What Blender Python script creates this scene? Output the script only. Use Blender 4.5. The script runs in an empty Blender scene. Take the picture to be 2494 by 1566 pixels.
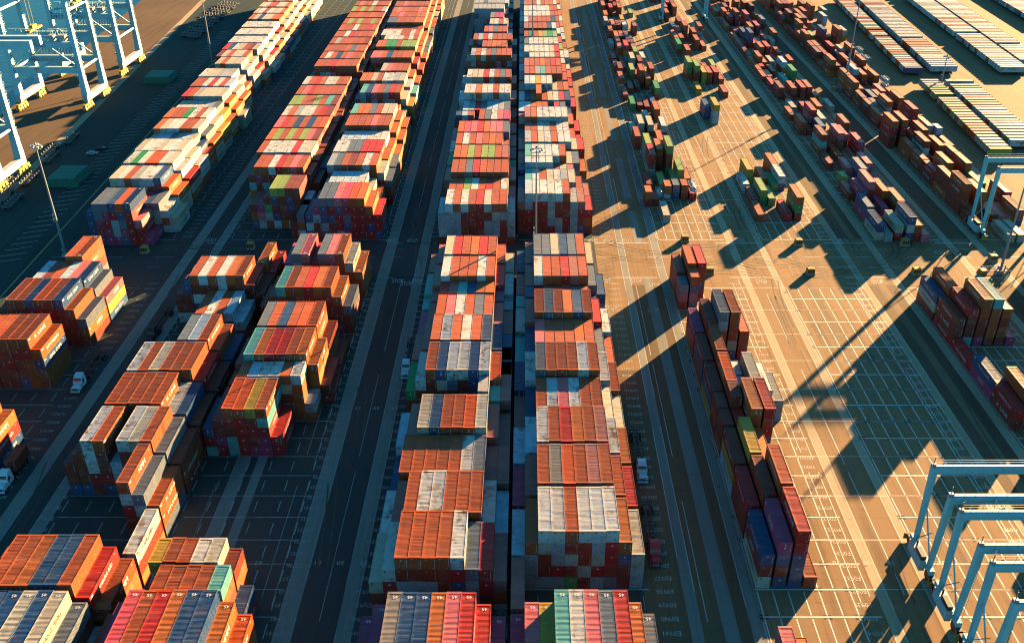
import bpy, bmesh, math, random
import numpy as np
from mathutils import Vector, Matrix
from mathutils.bvhtree import BVHTree
R = math.radians
rng = random.Random(7)
sc = bpy.context.scene
col = sc.collection
W2, H2 = 2494, 1566
# ------------------------------------------------------------------ materials
def newmat(name):
    m = bpy.data.materials.new(name); m.use_nodes = True
    nt = m.node_tree; nt.nodes.clear()
    out = nt.nodes.new('ShaderNodeOutputMaterial')
    b = nt.nodes.new('ShaderNodeBsdfPrincipled')
    nt.links.new(b.outputs[0], out.inputs[0])
    return m, nt, b
def nd(nt, t, **kw):
    n = nt.nodes.new(t)
    for k, v in kw.items():
        if k.startswith('i_'):
            n.inputs[k[2:].replace('_', ' ')].default_value = v
        else: setattr(n, k, v)
    return n
def noise(nt, vec, scale, sv=(1, 1, 1), detail=4, rough=.6, loc=(0, 0, 0)):
    mp = nd(nt, 'ShaderNodeMapping'); mp.inputs['Scale'].default_value = sv; mp.inputs['Location'].default_value = loc
    nt.links.new(vec, mp.inputs[0])
    n = nd(nt, 'ShaderNodeTexNoise'); n.inputs['Scale'].default_value = scale
    n.inputs['Detail'].default_value = detail; n.inputs['Roughness'].default_value = rough
    nt.links.new(mp.outputs[0], n.inputs['Vector'])
    return n.outputs[0]
def ramp(nt, v, a, b, lo=0., hi=1.):
    n = nd(nt, 'ShaderNodeMapRange'); n.clamp = True
    n.inputs['From Min'].default_value = a; n.inputs['From Max'].default_value = b
    n.inputs['To Min'].default_value = lo; n.inputs['To Max'].default_value = hi
    nt.links.new(v, n.inputs[0]); return n.outputs[0]
def mix(nt, f, a, b, blend='MIX'):
    n = nd(nt, 'ShaderNodeMix', data_type='RGBA', blend_type=blend)
    for sock, v in ((n.inputs[0], f), (n.inputs[6], a), (n.inputs[7], b)):
        if isinstance(v, (int, float)): sock.default_value = v
        elif isinstance(v, tuple): sock.default_value = (*v, 1) if len(v) == 3 else v
        else: nt.links.new(v, sock)
    return n.outputs[2]
def math_(nt, op, a, b=0.):
    n = nd(nt, 'ShaderNodeMath', operation=op)
    for s, v in ((n.inputs[0], a), (n.inputs[1], b)):
        if isinstance(v, (int, float)): s.default_value = v
        else: nt.links.new(v, s)
    return n.outputs[0]
def bump(nt, b, h, strength, dist):
    n = nd(nt, 'ShaderNodeBump'); n.inputs['Strength'].default_value = strength; n.inputs['Distance'].default_value = dist
    nt.links.new(h, n.inputs['Height']); nt.links.new(n.outputs[0], b.inputs['Normal'])

def container_paint(name, attr, roof=False):
    m, nt, b = newmat(name)
    geo = nd(nt, 'ShaderNodeNewGeometry'); P = geo.outputs['Position']
    if attr:
        base = nd(nt, 'ShaderNodeAttribute', attribute_name='col', attribute_type='GEOMETRY').outputs['Color']
    else:
        base = nd(nt, 'ShaderNodeObjectInfo').outputs['Color']
    hsv = nd(nt, 'ShaderNodeSeparateColor', mode='HSV'); nt.links.new(base, hsv.inputs[0])
    # dirt on roofs and walls, with dark dent reflections painted in as streaks
    n1 = noise(nt, P, 1.0, (.35, 1.1, .5), 5, .62)
    n2 = noise(nt, P, 1.0, (.18, .55, .3), 3, .5, (13, 7, 3))
    n3 = noise(nt, P, 2.6, (1, 1, 1), 6, .7, (5, 3, 1))
    c = mix(nt, ramp(nt, n1, .52, .72, 0, .5), base, mix(nt, .5, base, (.06, .045, .035)))
    c = mix(nt, ramp(nt, n2, .55, .75, 0, .35), c, mix(nt, .35, base, (.5, .36, .24)))
    # rust, stronger on pale paint
    pale = math_(nt, 'MULTIPLY', ramp(nt, hsv.outputs[1], .45, .1), ramp(nt, hsv.outputs[2], .3, .6))
    n4 = noise(nt, P, .55, (1, .8, 1), 7, .72, (31, 11, 0))
    n5 = noise(nt, P, .12, (1, 1, 1), 2, .5, (3, 51, 0))
    rust = math_(nt, 'MULTIPLY', math_(nt, 'MULTIPLY', ramp(nt, n4, .56, .7), ramp(nt, n5, .45, .6)), math_(nt, 'MULTIPLY_ADD', pale, .75))
    rm = nd(nt, 'ShaderNodeMath', operation='MULTIPLY_ADD'); nt.links.new(pale, rm.inputs[0]); rm.inputs[1].default_value = .85; rm.inputs[2].default_value = .15
    edge = noise(nt, P, 1.9, (1, .35, 1), 5, .75, (77, 1, 0))
    rust = math_(nt, 'MULTIPLY', math_(nt, 'MULTIPLY', ramp(nt, n4, .5, .62), ramp(nt, n5, .36, .54)), rm.outputs[0])
    rust = math_(nt, 'MAXIMUM', rust, math_(nt, 'MULTIPLY', ramp(nt, edge, .6, .68), math_(nt, 'MULTIPLY', rm.outputs[0], .7)))
    c = mix(nt, rust, c, (.2, .085, .03))
    c = mix(nt, ramp(nt, n3, .6, .7, 0, .55), c, (.06, .045, .035))
    n6 = noise(nt, P, 1., (.25, 2.6, .6), 4, .6, (2, 90, 0))
    c = mix(nt, ramp(nt, n6, .55, .7, 0, .5), c, mix(nt, .6, c, (.04, .035, .03)))
    c = mix(nt, ramp(nt, n6, .45, .32, 0, .3), c, mix(nt, .4, c, (.75, .6, .45)))
    nt.links.new(c, b.inputs['Base Color'])
    b.inputs['Roughness'].default_value = .5
    b.inputs['Specular IOR Level'].default_value = .35
    h = math_(nt, 'ADD', math_(nt, 'MULTIPLY', noise(nt, P, 1.0, (.3, .85, .4), 2, .5, (9, 2, 0)), 1.0), math_(nt, 'MULTIPLY', n3, .08))
    if attr:   # corrugation of the pressed steel panels
        wv = nd(nt, 'ShaderNodeTexWave', wave_type='BANDS', bands_direction='Y'); wv.inputs['Scale'].default_value = 1.05; nt.links.new(P, wv.inputs['Vector'])
        h = math_(nt, 'ADD', h, math_(nt, 'MULTIPLY', wv.outputs[1], .1))
    bump(nt, b, h, .55, .16)
    return m
def simple(name, c, rough=.5, metal=0., var=.25, scale=.6, dirt=(.08, .06, .045), spec=.4):
    m, nt, b = newmat(name)
    P = nd(nt, 'ShaderNodeNewGeometry').outputs['Position']
    n = noise(nt, P, scale, (1, 1, .6), 6, .7)
    nt.links.new(mix(nt, ramp(nt, n, .48, .75, 0, var), c, dirt), b.inputs['Base Color'])
    b.inputs['Roughness'].default_value = rough; b.inputs['Metallic'].default_value = metal
    b.inputs['Specular IOR Level'].default_value = spec
    bump(nt, b, noise(nt, P, 4., (1, 1, 1), 3), .1, .02)
    return m
M_paint = container_paint('container_paint', False)
M_mass = container_paint('container_paint_far', True)
M_white = simple('white_marking', (.82, .8, .76), .6, var=.35, scale=1.5)
M_dark = simple('dark_marking', (.03, .035, .05), .6)
M_purple = simple('purple_marking', (.12, .05, .2), .6)
M_yellow = simple('yellow_marking', (.75, .5, .08), .6)
M_redmark = simple('red_marking', (.6, .05, .03), .6)
M_steel = simple('galvanised_steel', (.42, .42, .4), .45, .3)
M_rubber = simple('tyre_rubber', (.02, .02, .022), .8)
M_black = simple('black_frame_paint', (.03, .03, .032), .5)
M_glass = simple('cab_glass', (.02, .03, .035), .08, spec=.8, var=.05)
M_truckw = simple('white_cab_paint', (.85, .85, .85), .4, var=.05)
M_truckr = simple('red_cab_paint', (.75, .05, .05), .35, var=.1)
M_chrome = simple('chrome', (.7, .7, .7), .2, 1.)
M_blue = simple('crane_blue_paint', (.32, .76, .76), .5, var=.3, scale=.5, dirt=(.2, .13, .07))
M_pale = simple('pale_crane_paint', (.55, .86, .88), .5, var=.25, scale=.25)
M_sill = simple('crane_white_paint', (.62, .6, .53), .5, var=.2)
M_bogie = simple('bogie_yellow_paint', (.7, .42, .04), .5, var=.5, scale=1.2, dirt=(.05, .04, .03))
M_ochre = simple('ochre_block_paint', (.55, .33, .08), .7, var=.4)
M_hatch = simple('hatch_green_paint', (.06, .26, .18), .6, var=.5)
M_tank = simple('tank_steel', (.68, .68, .66), .35, .2, var=.15)
M_concrete = simple('concrete_block', (.42, .4, .36), .9, var=.4)
M_cart = simple('cart_paint', (.2, .2, .18), .6, var=.5)
M_silver = simple('silver_car_paint', (.55, .55, .53), .3, var=.05)

# ------------------------------------------------------------------ mesh builder
class MB:
    def __init__(s): s.v = []; s.f = []; s.mi = []
    def quad(s, a, b, c, d, mi=0):
        n = len(s.v); s.v += [tuple(a), tuple(b), tuple(c), tuple(d)]; s.f.append((n, n+1, n+2, n+3)); s.mi.append(mi)
    def add(s, vs, fs, mi=0):
        n = len(s.v); s.v += [tuple(v) for v in vs]; s.f += [tuple(i+n for i in f) for f in fs]; s.mi += [mi]*len(fs)
    BF = [(0, 3, 2, 1), (4, 5, 6, 7), (0, 1, 5, 4), (1, 2, 6, 5), (2, 3, 7, 6), (3, 0, 4, 7)]
    def box(s, x0, x1, y0, y1, z0, z1, mi=0):
        s.add([(x0, y0, z0), (x1, y0, z0), (x1, y1, z0), (x0, y1, z0), (x0, y0, z1), (x1, y0, z1), (x1, y1, z1), (x0, y1, z1)], MB.BF, mi)
    def taper(s, x0, x1, y0, y1, z0, X0, X1, Y0, Y1, z1, mi=0):
        s.add([(x0, y0, z0), (x1, y0, z0), (x1, y1, z0), (x0, y1, z0), (X0, Y0, z1), (X1, Y0, z1), (X1, Y1, z1), (X0, Y1, z1)], MB.BF, mi)
    def bar(s, p, q, w, d=None, w2=None, mi=0):
        p = Vector(p); q = Vector(q); ax = (q-p).normalized(); d = d or w
        up = Vector((0, 1, 0)) if abs(ax.y) < .9 else Vector((0, 0, 1))
        a = ax.cross(up).normalized(); b = a.cross(ax).normalized(); k = (w2 or w)/w
        vs = [p-a*w/2-b*d/2, p+a*w/2-b*d/2, p+a*w/2+b*d/2, p-a*w/2+b*d/2]
        vs += [q-a*w*k/2-b*d*k/2, q+a*w*k/2-b*d*k/2, q+a*w*k/2+b*d*k/2, q-a*w*k/2+b*d*k/2]
        s.add(vs, MB.BF, mi)
    def cyl(s, p, q, r, r2=None, n=12, mi=0):
        p = Vector(p); q = Vector(q); ax = (q-p).normalized(); r2 = r if r2 is None else r2
        up = Vector((0, 0, 1)) if abs(ax.z) < .9 else Vector((1, 0, 0))
        a = ax.cross(up).normalized(); b = ax.cross(a)
        vs = []
        for c, rr in ((p, r), (q, r2)):
            for i in range(n):
                t = 2*math.pi*i/n; vs.append(c+a*rr*math.cos(t)+b*rr*math.sin(t))
        fs = [(i, (i+1) % n, n+(i+1) % n, n+i) for i in range(n)] + [tuple(range(n-1, -1, -1)), tuple(range(n, 2*n))]
        s.add(vs, fs, mi)
    def mesh(s, name, mats):
        me = bpy.data.meshes.new(name); me.from_pydata(s.v, [], s.f); me.update()
        for m in (mats if isinstance(mats, (list, tuple)) else [mats]): me.materials.append(m)
        if any(s.mi): me.polygons.foreach_set('material_index', s.mi)
        return me
    def build(s, name, mats, parent=None, loc=(0, 0, 0), smooth=False):
        me = s.mesh(name, mats)
        if smooth:
            bm = bmesh.new(); bm.from_mesh(me); bmesh.ops.recalc_face_normals(bm, faces=bm.faces); bm.to_mesh(me); bm.free()
        return link(name, me, parent, loc)
def link(name, data, parent=None, loc=(0, 0, 0)):
    o = bpy.data.objects.new(name, data); col.objects.link(o); o.location = loc
    if parent: o.parent = parent
    return o
def tag(o, label, cat, group=None):
    o['label'] = label; o['category'] = cat
    if group: o['group'] = group
    return o
def thing(name, label, cat, loc=(0, 0, 0), rz=0, group=None):
    o = link(name, None, None, loc); o.rotation_euler = (0, 0, rz); o.empty_display_size = .5
    return tag(o, label, cat, group)
def struct(o, kind='structure', label=None):
    o['kind'] = kind
    if label: o['label'] = label
    return o
def copy_tree(o, loc=None, rz=None, label=None, group=None, parent=None):
    c = o.copy(); col.objects.link(c); c.parent = parent
    if loc is not None: c.location = loc
    if rz is not None: c.rotation_euler = (0, 0, rz)
    if label: c['label'] = label
    if group: c['group'] = group
    for ch in list(o.children): copy_tree(ch, parent=c)
    return c
# ------------------------------------------------------------------ lettering
_tc = {}
def text_geo(s):
    if s not in _tc:
        cu = bpy.data.curves.new('t', 'FONT'); cu.body = s; cu.size = 1; cu.resolution_u = 2
        ob = bpy.data.objects.new('t', cu)
        me = bpy.data.meshes.new_from_object(ob)
        v = np.array([tuple(x.co) for x in me.vertices]).reshape(-1, 3); f = [tuple(p.vertices) for p in me.polygons]
        bpy.data.objects.remove(ob); bpy.data.curves.remove(cu); bpy.data.meshes.remove(me)
        mn = v.min(0); mx = v.max(0); v = (v-(mn+mx)/2); sz = mx-mn
        _tc[s] = (v[:, :2], f, sz[0], sz[1])
    return _tc[s]
def put_text(mb, s, c, ux, uy, height, width=None, mi=0):
    v, f, w, h = text_geo(s)
    k = height/h; kx = k if width is None else min(k*1.6, width/w)
    c = Vector(c); ux = Vector(ux); uy = Vector(uy)
    mb.add([c+ux*(a*kx)+uy*(b*k) for a, b in v], f, mi)
# ------------------------------------------------------------------ ground, paint, water
def ground_mat(name, base, dark, warm, seed=0.):
    m, nt, b = newmat(name)
    P = nd(nt, 'ShaderNodeNewGeometry').outputs['Position']
    big = noise(nt, P, .02, (1, .6, 1), 5, .6, (seed, 0, 0))
    trk = noise(nt, P, 1., (1.3, .012, 1), 5, .65, (seed, 3, 0))      # tyre tracks along the lanes
    trk2 = noise(nt, P, 1., (.35, .02, 1), 3, .6, (seed+9, 3, 0))
    spk = noise(nt, P, 3.5, (1, 1, 1), 6, .75)
    crs = noise(nt, P, 1., (.015, .9, 1), 4, .6, (seed+4, 8, 0))
    blot = noise(nt, P, .35, (1, 1, 1), 5, .7, (seed+2, 5, 0))
    c = mix(nt, ramp(nt, big, .35, .65), base, warm)
    c = mix(nt, ramp(nt, trk, .52, .72, 0, .45), c, dark)
    c = mix(nt, ramp(nt, trk2, .52, .7, 0, .45), c, dark)
    c = mix(nt, ramp(nt, crs, .56, .72, 0, .35), c, dark)
    c = mix(nt, ramp(nt, blot, .58, .72, 0, .5), c, dark)
    fine = noise(nt, P, 1., (2.2, .05, 1), 6, .7, (seed+7, 1, 0))
    c = mix(nt, ramp(nt, fine, .52, .68, 0, .35), c, dark)
    spot = noise(nt, P, .9, (1, 1, 1), 3, .5, (seed+17, 1, 0))
    c = mix(nt, ramp(nt, spot, .68, .74, 0, .7), c, (.03, .026, .022))
    c = mix(nt, ramp(nt, spk, .5, .7, 0, .35), c, mix(nt, .5, base, (.3, .26, .2)))
    nt.links.new(c, b.inputs['Base Color']); b.inputs['Roughness'].default_value = .85; b.inputs['Specular IOR Level'].default_value = .12
    bump(nt, b, math_(nt, 'ADD', spk, math_(nt, 'MULTIPLY', trk, .4)), .35, .03)
    return m
M_asphalt = ground_mat('sunny_paving', (.305, .182, .088), (.095, .064, .04), (.37, .222, .106))
M_lane_shade = ground_mat('shaded_lane_paving', (.036, .060, .056), (.022, .036, .033), (.05, .076, .07), 80)  # paving colour with the teal shade of the lanes mixed in
M_road_shade = ground_mat('shaded_road_paving', (.16, .105, .058), (.06, .045, .03), (.2, .128, .066), 90)  # paving colour darkened to hold the shade on the roads
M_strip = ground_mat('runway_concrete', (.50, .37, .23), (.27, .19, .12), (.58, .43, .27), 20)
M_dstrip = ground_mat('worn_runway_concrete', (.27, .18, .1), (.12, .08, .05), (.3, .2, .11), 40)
M_quayc = ground_mat('quay_asphalt', (.15, .1, .06), (.07, .05, .035), (.19, .125, .072), 60)
def worn_paint(nm='worn_line_paint', a=.52, b2=.7, lo=.3, c1=(.86, .8, .7), c2=(.2, .13, .08)):
    m, nt, b = newmat(nm)
    P = nd(nt, 'ShaderNodeNewGeometry').outputs['Position']
    n = noise(nt, P, 1.6, (1, 1, 1), 6, .75); n2 = noise(nt, P, .12, (1, 1, 1), 3, .6)
    f = math_(nt, 'MULTIPLY', ramp(nt, n, a, b2), ramp(nt, n2, .4, .65, lo, .95))
    nt.links.new(mix(nt, f, c1, c2), b.inputs['Base Color']); b.inputs['Roughness'].default_value = .6
    return m
M_line = worn_paint(lo=.45)
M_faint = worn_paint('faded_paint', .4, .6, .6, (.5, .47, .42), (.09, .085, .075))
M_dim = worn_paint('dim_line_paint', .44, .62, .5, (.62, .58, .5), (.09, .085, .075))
qs = lambda Y: -195-(Y-377)*.079
QX = lambda Y: -238.5-(Y-459)*.0935            # quay edge
g = MB()
ys = [-150, 100, 300, 460, 700, 1000, 1500, 3000]
for a, b_ in zip(ys[:-1], ys[1:]):
    g.quad((QX(a), a, 0), (1800, a, 0), (1800, b_, 0), (QX(b_), b_, 0))
struct(g.build('ground', M_asphalt))
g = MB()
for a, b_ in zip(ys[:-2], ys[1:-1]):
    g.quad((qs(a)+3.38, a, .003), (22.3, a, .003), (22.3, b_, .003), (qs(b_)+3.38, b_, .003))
struct(g.build('shaded_lanes', M_lane_shade))  # sheet that paints shade over the western lanes
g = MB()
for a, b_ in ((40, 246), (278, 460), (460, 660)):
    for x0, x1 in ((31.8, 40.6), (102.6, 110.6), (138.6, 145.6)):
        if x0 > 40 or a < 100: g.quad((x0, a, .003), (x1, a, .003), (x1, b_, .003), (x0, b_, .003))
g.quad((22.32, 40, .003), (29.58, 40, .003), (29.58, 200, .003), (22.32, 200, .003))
struct(g.build('shaded_road_lanes', M_road_shade))  # painted shade on the roads, ending short of the sunlit aisle
g = MB()
qi = lambda Y: -158-(Y-250)*.042
for a, b_ in zip(ys[:-1], ys[1:]):
    g.quad((QX(a)+.02, a, .004), (qs(a), a, .004), (qs(b_), b_, .004), (QX(b_)+.02, b_, .004))
struct(g.build('quay_apron', M_quayc))
g = MB()
for a, b_ in zip(ys[1:-3], ys[2:-2]):
    g.quad((qs(a), a, .005), (qs(a)+3.4, a, .005), (qs(b_)+3.4, b_, .005), (qs(b_), b_, .005))
struct(g.build('quay_rail_strip', M_strip))
g = MB()
for a, b_ in zip(ys[:-1], ys[1:]):
    g.quad((QX(a)-.01, a, -6), (QX(a)-.01, a, -.002), (QX(b_)-.01, b_, -.002), (QX(b_)-.01, b_, -6))
    g.box(QX(a)-.3, QX(a)+.9, a, a+1, .01, .3)
struct(g.build('quay_wall', M_concrete))
m, nt, b = newmat('harbour_water')
P = nd(nt, 'ShaderNodeNewGeometry').outputs['Position']
b.inputs['Base Color'].default_value = (.012, .07, .10, 1); b.inputs['Roughness'].default_value = .12
bump(nt, b, noise(nt, P, .35, (1, 1.6, 1), 5, .6), .6, .3)
g = MB(); g.quad((-2500, -300, -4), (-150, -300, -4), (-150, 3500, -4), (-2500, 3500, -4)); struct(g.build('water', m))
# concrete runways for the yard cranes: (x0, x1, shade, y0, y1)
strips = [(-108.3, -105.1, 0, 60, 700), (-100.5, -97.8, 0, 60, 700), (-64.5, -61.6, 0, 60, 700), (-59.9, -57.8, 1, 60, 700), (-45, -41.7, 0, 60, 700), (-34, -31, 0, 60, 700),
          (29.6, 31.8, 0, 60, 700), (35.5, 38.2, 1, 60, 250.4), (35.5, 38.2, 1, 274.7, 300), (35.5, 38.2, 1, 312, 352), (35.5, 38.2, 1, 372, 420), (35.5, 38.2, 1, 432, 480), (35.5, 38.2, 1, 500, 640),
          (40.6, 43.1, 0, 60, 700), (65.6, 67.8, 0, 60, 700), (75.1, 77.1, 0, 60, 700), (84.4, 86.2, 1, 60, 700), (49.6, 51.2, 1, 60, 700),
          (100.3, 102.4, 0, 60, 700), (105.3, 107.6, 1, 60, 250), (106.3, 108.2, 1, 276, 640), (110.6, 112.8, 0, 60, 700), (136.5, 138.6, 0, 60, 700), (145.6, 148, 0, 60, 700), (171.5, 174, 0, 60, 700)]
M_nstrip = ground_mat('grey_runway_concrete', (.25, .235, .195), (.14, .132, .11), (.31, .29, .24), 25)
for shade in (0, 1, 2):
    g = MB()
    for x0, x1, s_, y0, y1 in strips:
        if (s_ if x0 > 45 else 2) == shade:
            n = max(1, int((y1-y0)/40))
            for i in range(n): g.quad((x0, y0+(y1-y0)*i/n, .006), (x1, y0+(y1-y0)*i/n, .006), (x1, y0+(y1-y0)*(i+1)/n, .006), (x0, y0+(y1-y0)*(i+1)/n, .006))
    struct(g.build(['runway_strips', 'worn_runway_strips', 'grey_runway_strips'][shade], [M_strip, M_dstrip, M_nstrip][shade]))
P0 = 126-.35; SL = 6.58
ln = MB(); ld_ = MB(); Z = .012
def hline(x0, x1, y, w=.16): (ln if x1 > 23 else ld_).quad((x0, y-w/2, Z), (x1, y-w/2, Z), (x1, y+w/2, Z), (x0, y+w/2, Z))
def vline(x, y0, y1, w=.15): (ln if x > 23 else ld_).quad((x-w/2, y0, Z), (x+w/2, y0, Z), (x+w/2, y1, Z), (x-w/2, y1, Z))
blocks = {'A': (-140.5, 2.46, 10), 'B': (-96.5, 2.46, 10), 'C': (-71.3, 2.46, 10), 'D': (-27.95, 2.46, 10), 'E': (-2.6, 2.46, 10), 'F': (43.5, 2.9, 6), 'G': (77.6, 3.2, 6), 'H': (113.4, 2.9, 6), 'I': (148.6, 2.9, 6)}
for nm, (x0, p, n) in blocks.items():
    x1 = x0+p*n
    for k in range(-7, 84):
        y = P0+SL*k
        if 249 < y < 276 or y > 640: continue
        hline(x0-.2, x1+(4 if nm in 'FGHI' else 1.2), y, .26 if nm in 'FGH' else .16)
        if nm == 'F' and k % 2 == 0: hline(x1+4, 100, y, .14)
        if y < 240 or y > 276:
            for j in range(0, n+1):
                if nm in 'GFH': vline(x0+p*j, y+.4, y+SL-.5, .2)
                elif j % 2 == 0: vline(x0+p*j, y+1.6, y+SL-1.6, .16)
for x0, x1, s_, y0, y1 in strips:
    if s_ == 0:
        for x in (x0+.08, x1-.08):
            for a in range(int(y0), int(y1), 60): vline(x, a+rng.uniform(0, 14), a+60-rng.uniform(0, 8), .09)
for x in (-66.8, -49.2, -46.9, -37.4, 33, 62.2, 64.3, 70.9, 97.6, 99.3, 133, 134.6, 168): 
    for a in range(70, 640, 45):
        if not 245 < a < 276: vline(x, a+rng.uniform(0, 10), min(a+45-rng.uniform(0, 10), 9999), .1 if x < 60 else .14)
for y in (257.5, 264.5, 270):
    x = -150
    while x < 200: 
        if rng.random() < .8: hline(x, x+rng.uniform(3, 6.5), y, .14)
        x += 8.2
for y in (250.8, 274.6):
    for x0, x1 in ((-104, -98), (-66, -58), (-44, -30), (-40, -29), (22.5, 40), (62, 76), (97, 110), (133, 146)): hline(x0, x1, y, .3)
# empty grey parking stalls near the quay
for i in range(70):
    y = 262+i*4.3
    hx = qi(y)
    ln.quad((hx-8, y-1.3, Z), (hx-7.9, y-1.45, Z), (hx-.4, y+1.35, Z), (hx-.5, y+1.5, Z))
ye = MB()
for a in range(180, 700, 20): ye.quad((qi(a)-.25+4, a, Z), (qi(a)+.25+4, a, Z), (qi(a+20)+.25+4, a+20, Z), (qi(a+20)-.25+4, a+20, Z))
struct(ye.build('yellow_lane_line', worn_paint('worn_yellow_paint', .45, .65, .5, (.55, .36, .12), (.1, .09, .06))))
tm = MB(); tf = MB(); U = Vector((-1, 0, 0)); V = Vector((0, -1, 0))
for nm, x in (('A', -111.6), ('B', -98.8), ('C', -46.6+1.9), ('D', -30.2), ('E', 26.2), ('F', 62.3), ('G', 98.2), ('H', 133.6)):
    for n in range(1, 42):
        y = 246.9-3.29*(n-1)
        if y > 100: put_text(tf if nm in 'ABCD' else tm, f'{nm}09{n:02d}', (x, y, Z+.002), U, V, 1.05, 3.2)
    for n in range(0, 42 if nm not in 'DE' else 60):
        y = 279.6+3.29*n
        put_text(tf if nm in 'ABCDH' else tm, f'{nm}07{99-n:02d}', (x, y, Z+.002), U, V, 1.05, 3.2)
for x, y, up in ((-38.5, 248.6, 1), (-32.6, 248.6, 1), (-35.6, 247, 1), (24, 248.8, 1), (33.5, 248.8, 1), (38.6, 246, 1), (24.5, 232.5, 1), (36.5, 231, 1), (71, 248, 1), (106, 248.2, 1), (-101.5, 248.6, 1), (-44, 276.8, 0), (-37, 276.8, 0), (22, 276.8, 0), (27, 276.8, 0), (33, 276.8, 0), (70, 277, 0), (104, 277, 0), (-61, 276.8, 0), (-103, 277, 0), (136, 277, 0), (132, 268, 0)):
    s_ = 1 if up else -1
    put_text(tm, 'STOP', (x, y, Z+.002), (s_, 0, 0), (0, s_, 0), 2.4, 3.4)
for y in (132.5, 183.5):
    for i, x in enumerate((-52, -40.4, -36, -31.5, -26, 54, 60.5, 66.5, 71, 75.8, 81)):
        put_text(tm, str(62-i), (x, y, Z+.002), U, V, 1.1)
struct(ln.build('painted_lines', M_line)); struct(ld_.build('dim_painted_lines', M_dim)); struct(tm.build('painted_slot_numbers', worn_paint('worn_number_paint', .43, .6, .55, (.66, .6, .5), (.17, .11, .065)))); struct(tf.build('faded_slot_numbers', M_faint))
# dark rubber marks where stacked corners stood on the empty slots
pm = MB()
for nm in ('G', 'F'):
    x0, p, n = blocks[nm]
    for k in range(-6, 70):
        y = P0+SL*k
        if 246 < y < 276: continue
        for j in range(n+1):
            if rng.random() < .42:
                for dx in (-.55, .45):
                    for dy in (-.35, .35): 
                        r_ = rng.uniform(.18, .36); pm.quad((x0+p*j+dx-r_, y+dy-r_*.7, Z+.006), (x0+p*j+dx+r_, y+dy-r_*.6, Z+.006), (x0+p*j+dx+r_*.9, y+dy+r_*.7, Z+.006), (x0+p*j+dx-r_*.8, y+dy+r_*.6, Z+.006))
struct(pm.build('rubber_marks', M_rubber))

# curved and straight tyre marks
ta = MB(); r2 = random.Random(3)
def track(pts, w):
    for off in (-.9, .9):
        pr = None
        for (x, y, a) in pts:
            nx, ny = -math.sin(a), math.cos(a); q = ((x+nx*(off-w/2), y+ny*(off-w/2), .017), (x+nx*(off+w/2), y+ny*(off+w/2), .017))
            if pr: ta.quad(pr[0], q[0], q[1], pr[1])
            pr = q
for k in range(70):
    if k < 46: x, y, a = r2.uniform(-120, 140), r2.uniform(251, 274), r2.choice([0, math.pi])+r2.uniform(-.3, .3)
    else: x, y, a = r2.choice([36, 71.5, 72.5, 106, -38, -103])+r2.uniform(-2, 2), r2.uniform(110, 380), math.pi/2+r2.uniform(-.06, .06)
    cv = r2.uniform(-.09, .09) if k < 46 else r2.uniform(-.012, .012); pts = []
    for s_ in range(r2.randint(10, 26)):
        pts.append((x, y, a)); x += math.cos(a)*1.1; y += math.sin(a)*1.1; a += cv
        if k < 46 and not 249 < y < 277: break
    if len(pts) > 3: track(pts, r2.uniform(.22, .4))
mt_, nt_, b_ = newmat('tyre_mark')
P_ = nd(nt_, 'ShaderNodeNewGeometry').outputs['Position']
nt_.links.new(mix(nt_, ramp(nt_, noise(nt_, P_, 1.4, (1, 1, 1), 4), .4, .62), (.06, .045, .03), (.13, .085, .045)), b_.inputs['Base Color']); b_.inputs['Roughness'].default_value = .8
struct(ta.build('tyre_marks', mt_))
# ------------------------------------------------------------------ the container yard
PAL = dict(r=(.47, .098, .028), b=(.27, .05, .027), R=(.58, .032, .024), o=(.58, .145, .03), O=(.70, .10, .018), w=(.68, .66, .60), c=(.58, .50, .36), g=(.42, .43, .42),
           s=(.14, .17, .20), n=(.02, .075, .17), p=(.82, .17, .17), P=(.82, .09, .11), m=(.46, .065, .13), G=(.03, .30, .09), l=(.30, .40, .09), t=(.14, .46, .40), y=(.60, .33, .04), k=(.50, .62, .68), e=(.30, .24, .19), T=(.7, .7, .68), x=(.46, .155, .115))  # k is mostly white paint given the blue cast of shade
CNAME = dict(r='rust brown', b='dark maroon', R='bright red', o='orange', O='vivid orange', w='white', c='cream', g='pale grey', s='slate grey', n='navy blue', p='pink', P='hot pink', m='purple', G='green', l='lime green', t='turquoise', y='ochre yellow', k='bluish white', e='taupe', T='steel', x='brown')
FILL = 'rrrrrrrbbbbbbbRRRwwccgggnnsorptk'
CW = 2.4384
HC, SD = 2.885, 2.58
# dense rows: X of the quay-side edge, drift of X with distance
ROWS = {'A': (-140.0, -.055), 'B': (-96.4, -.011), 'C': (-71.4, -.017), 'D': (-27.95, -.006), 'E': (-2.6, -.003)}
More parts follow.
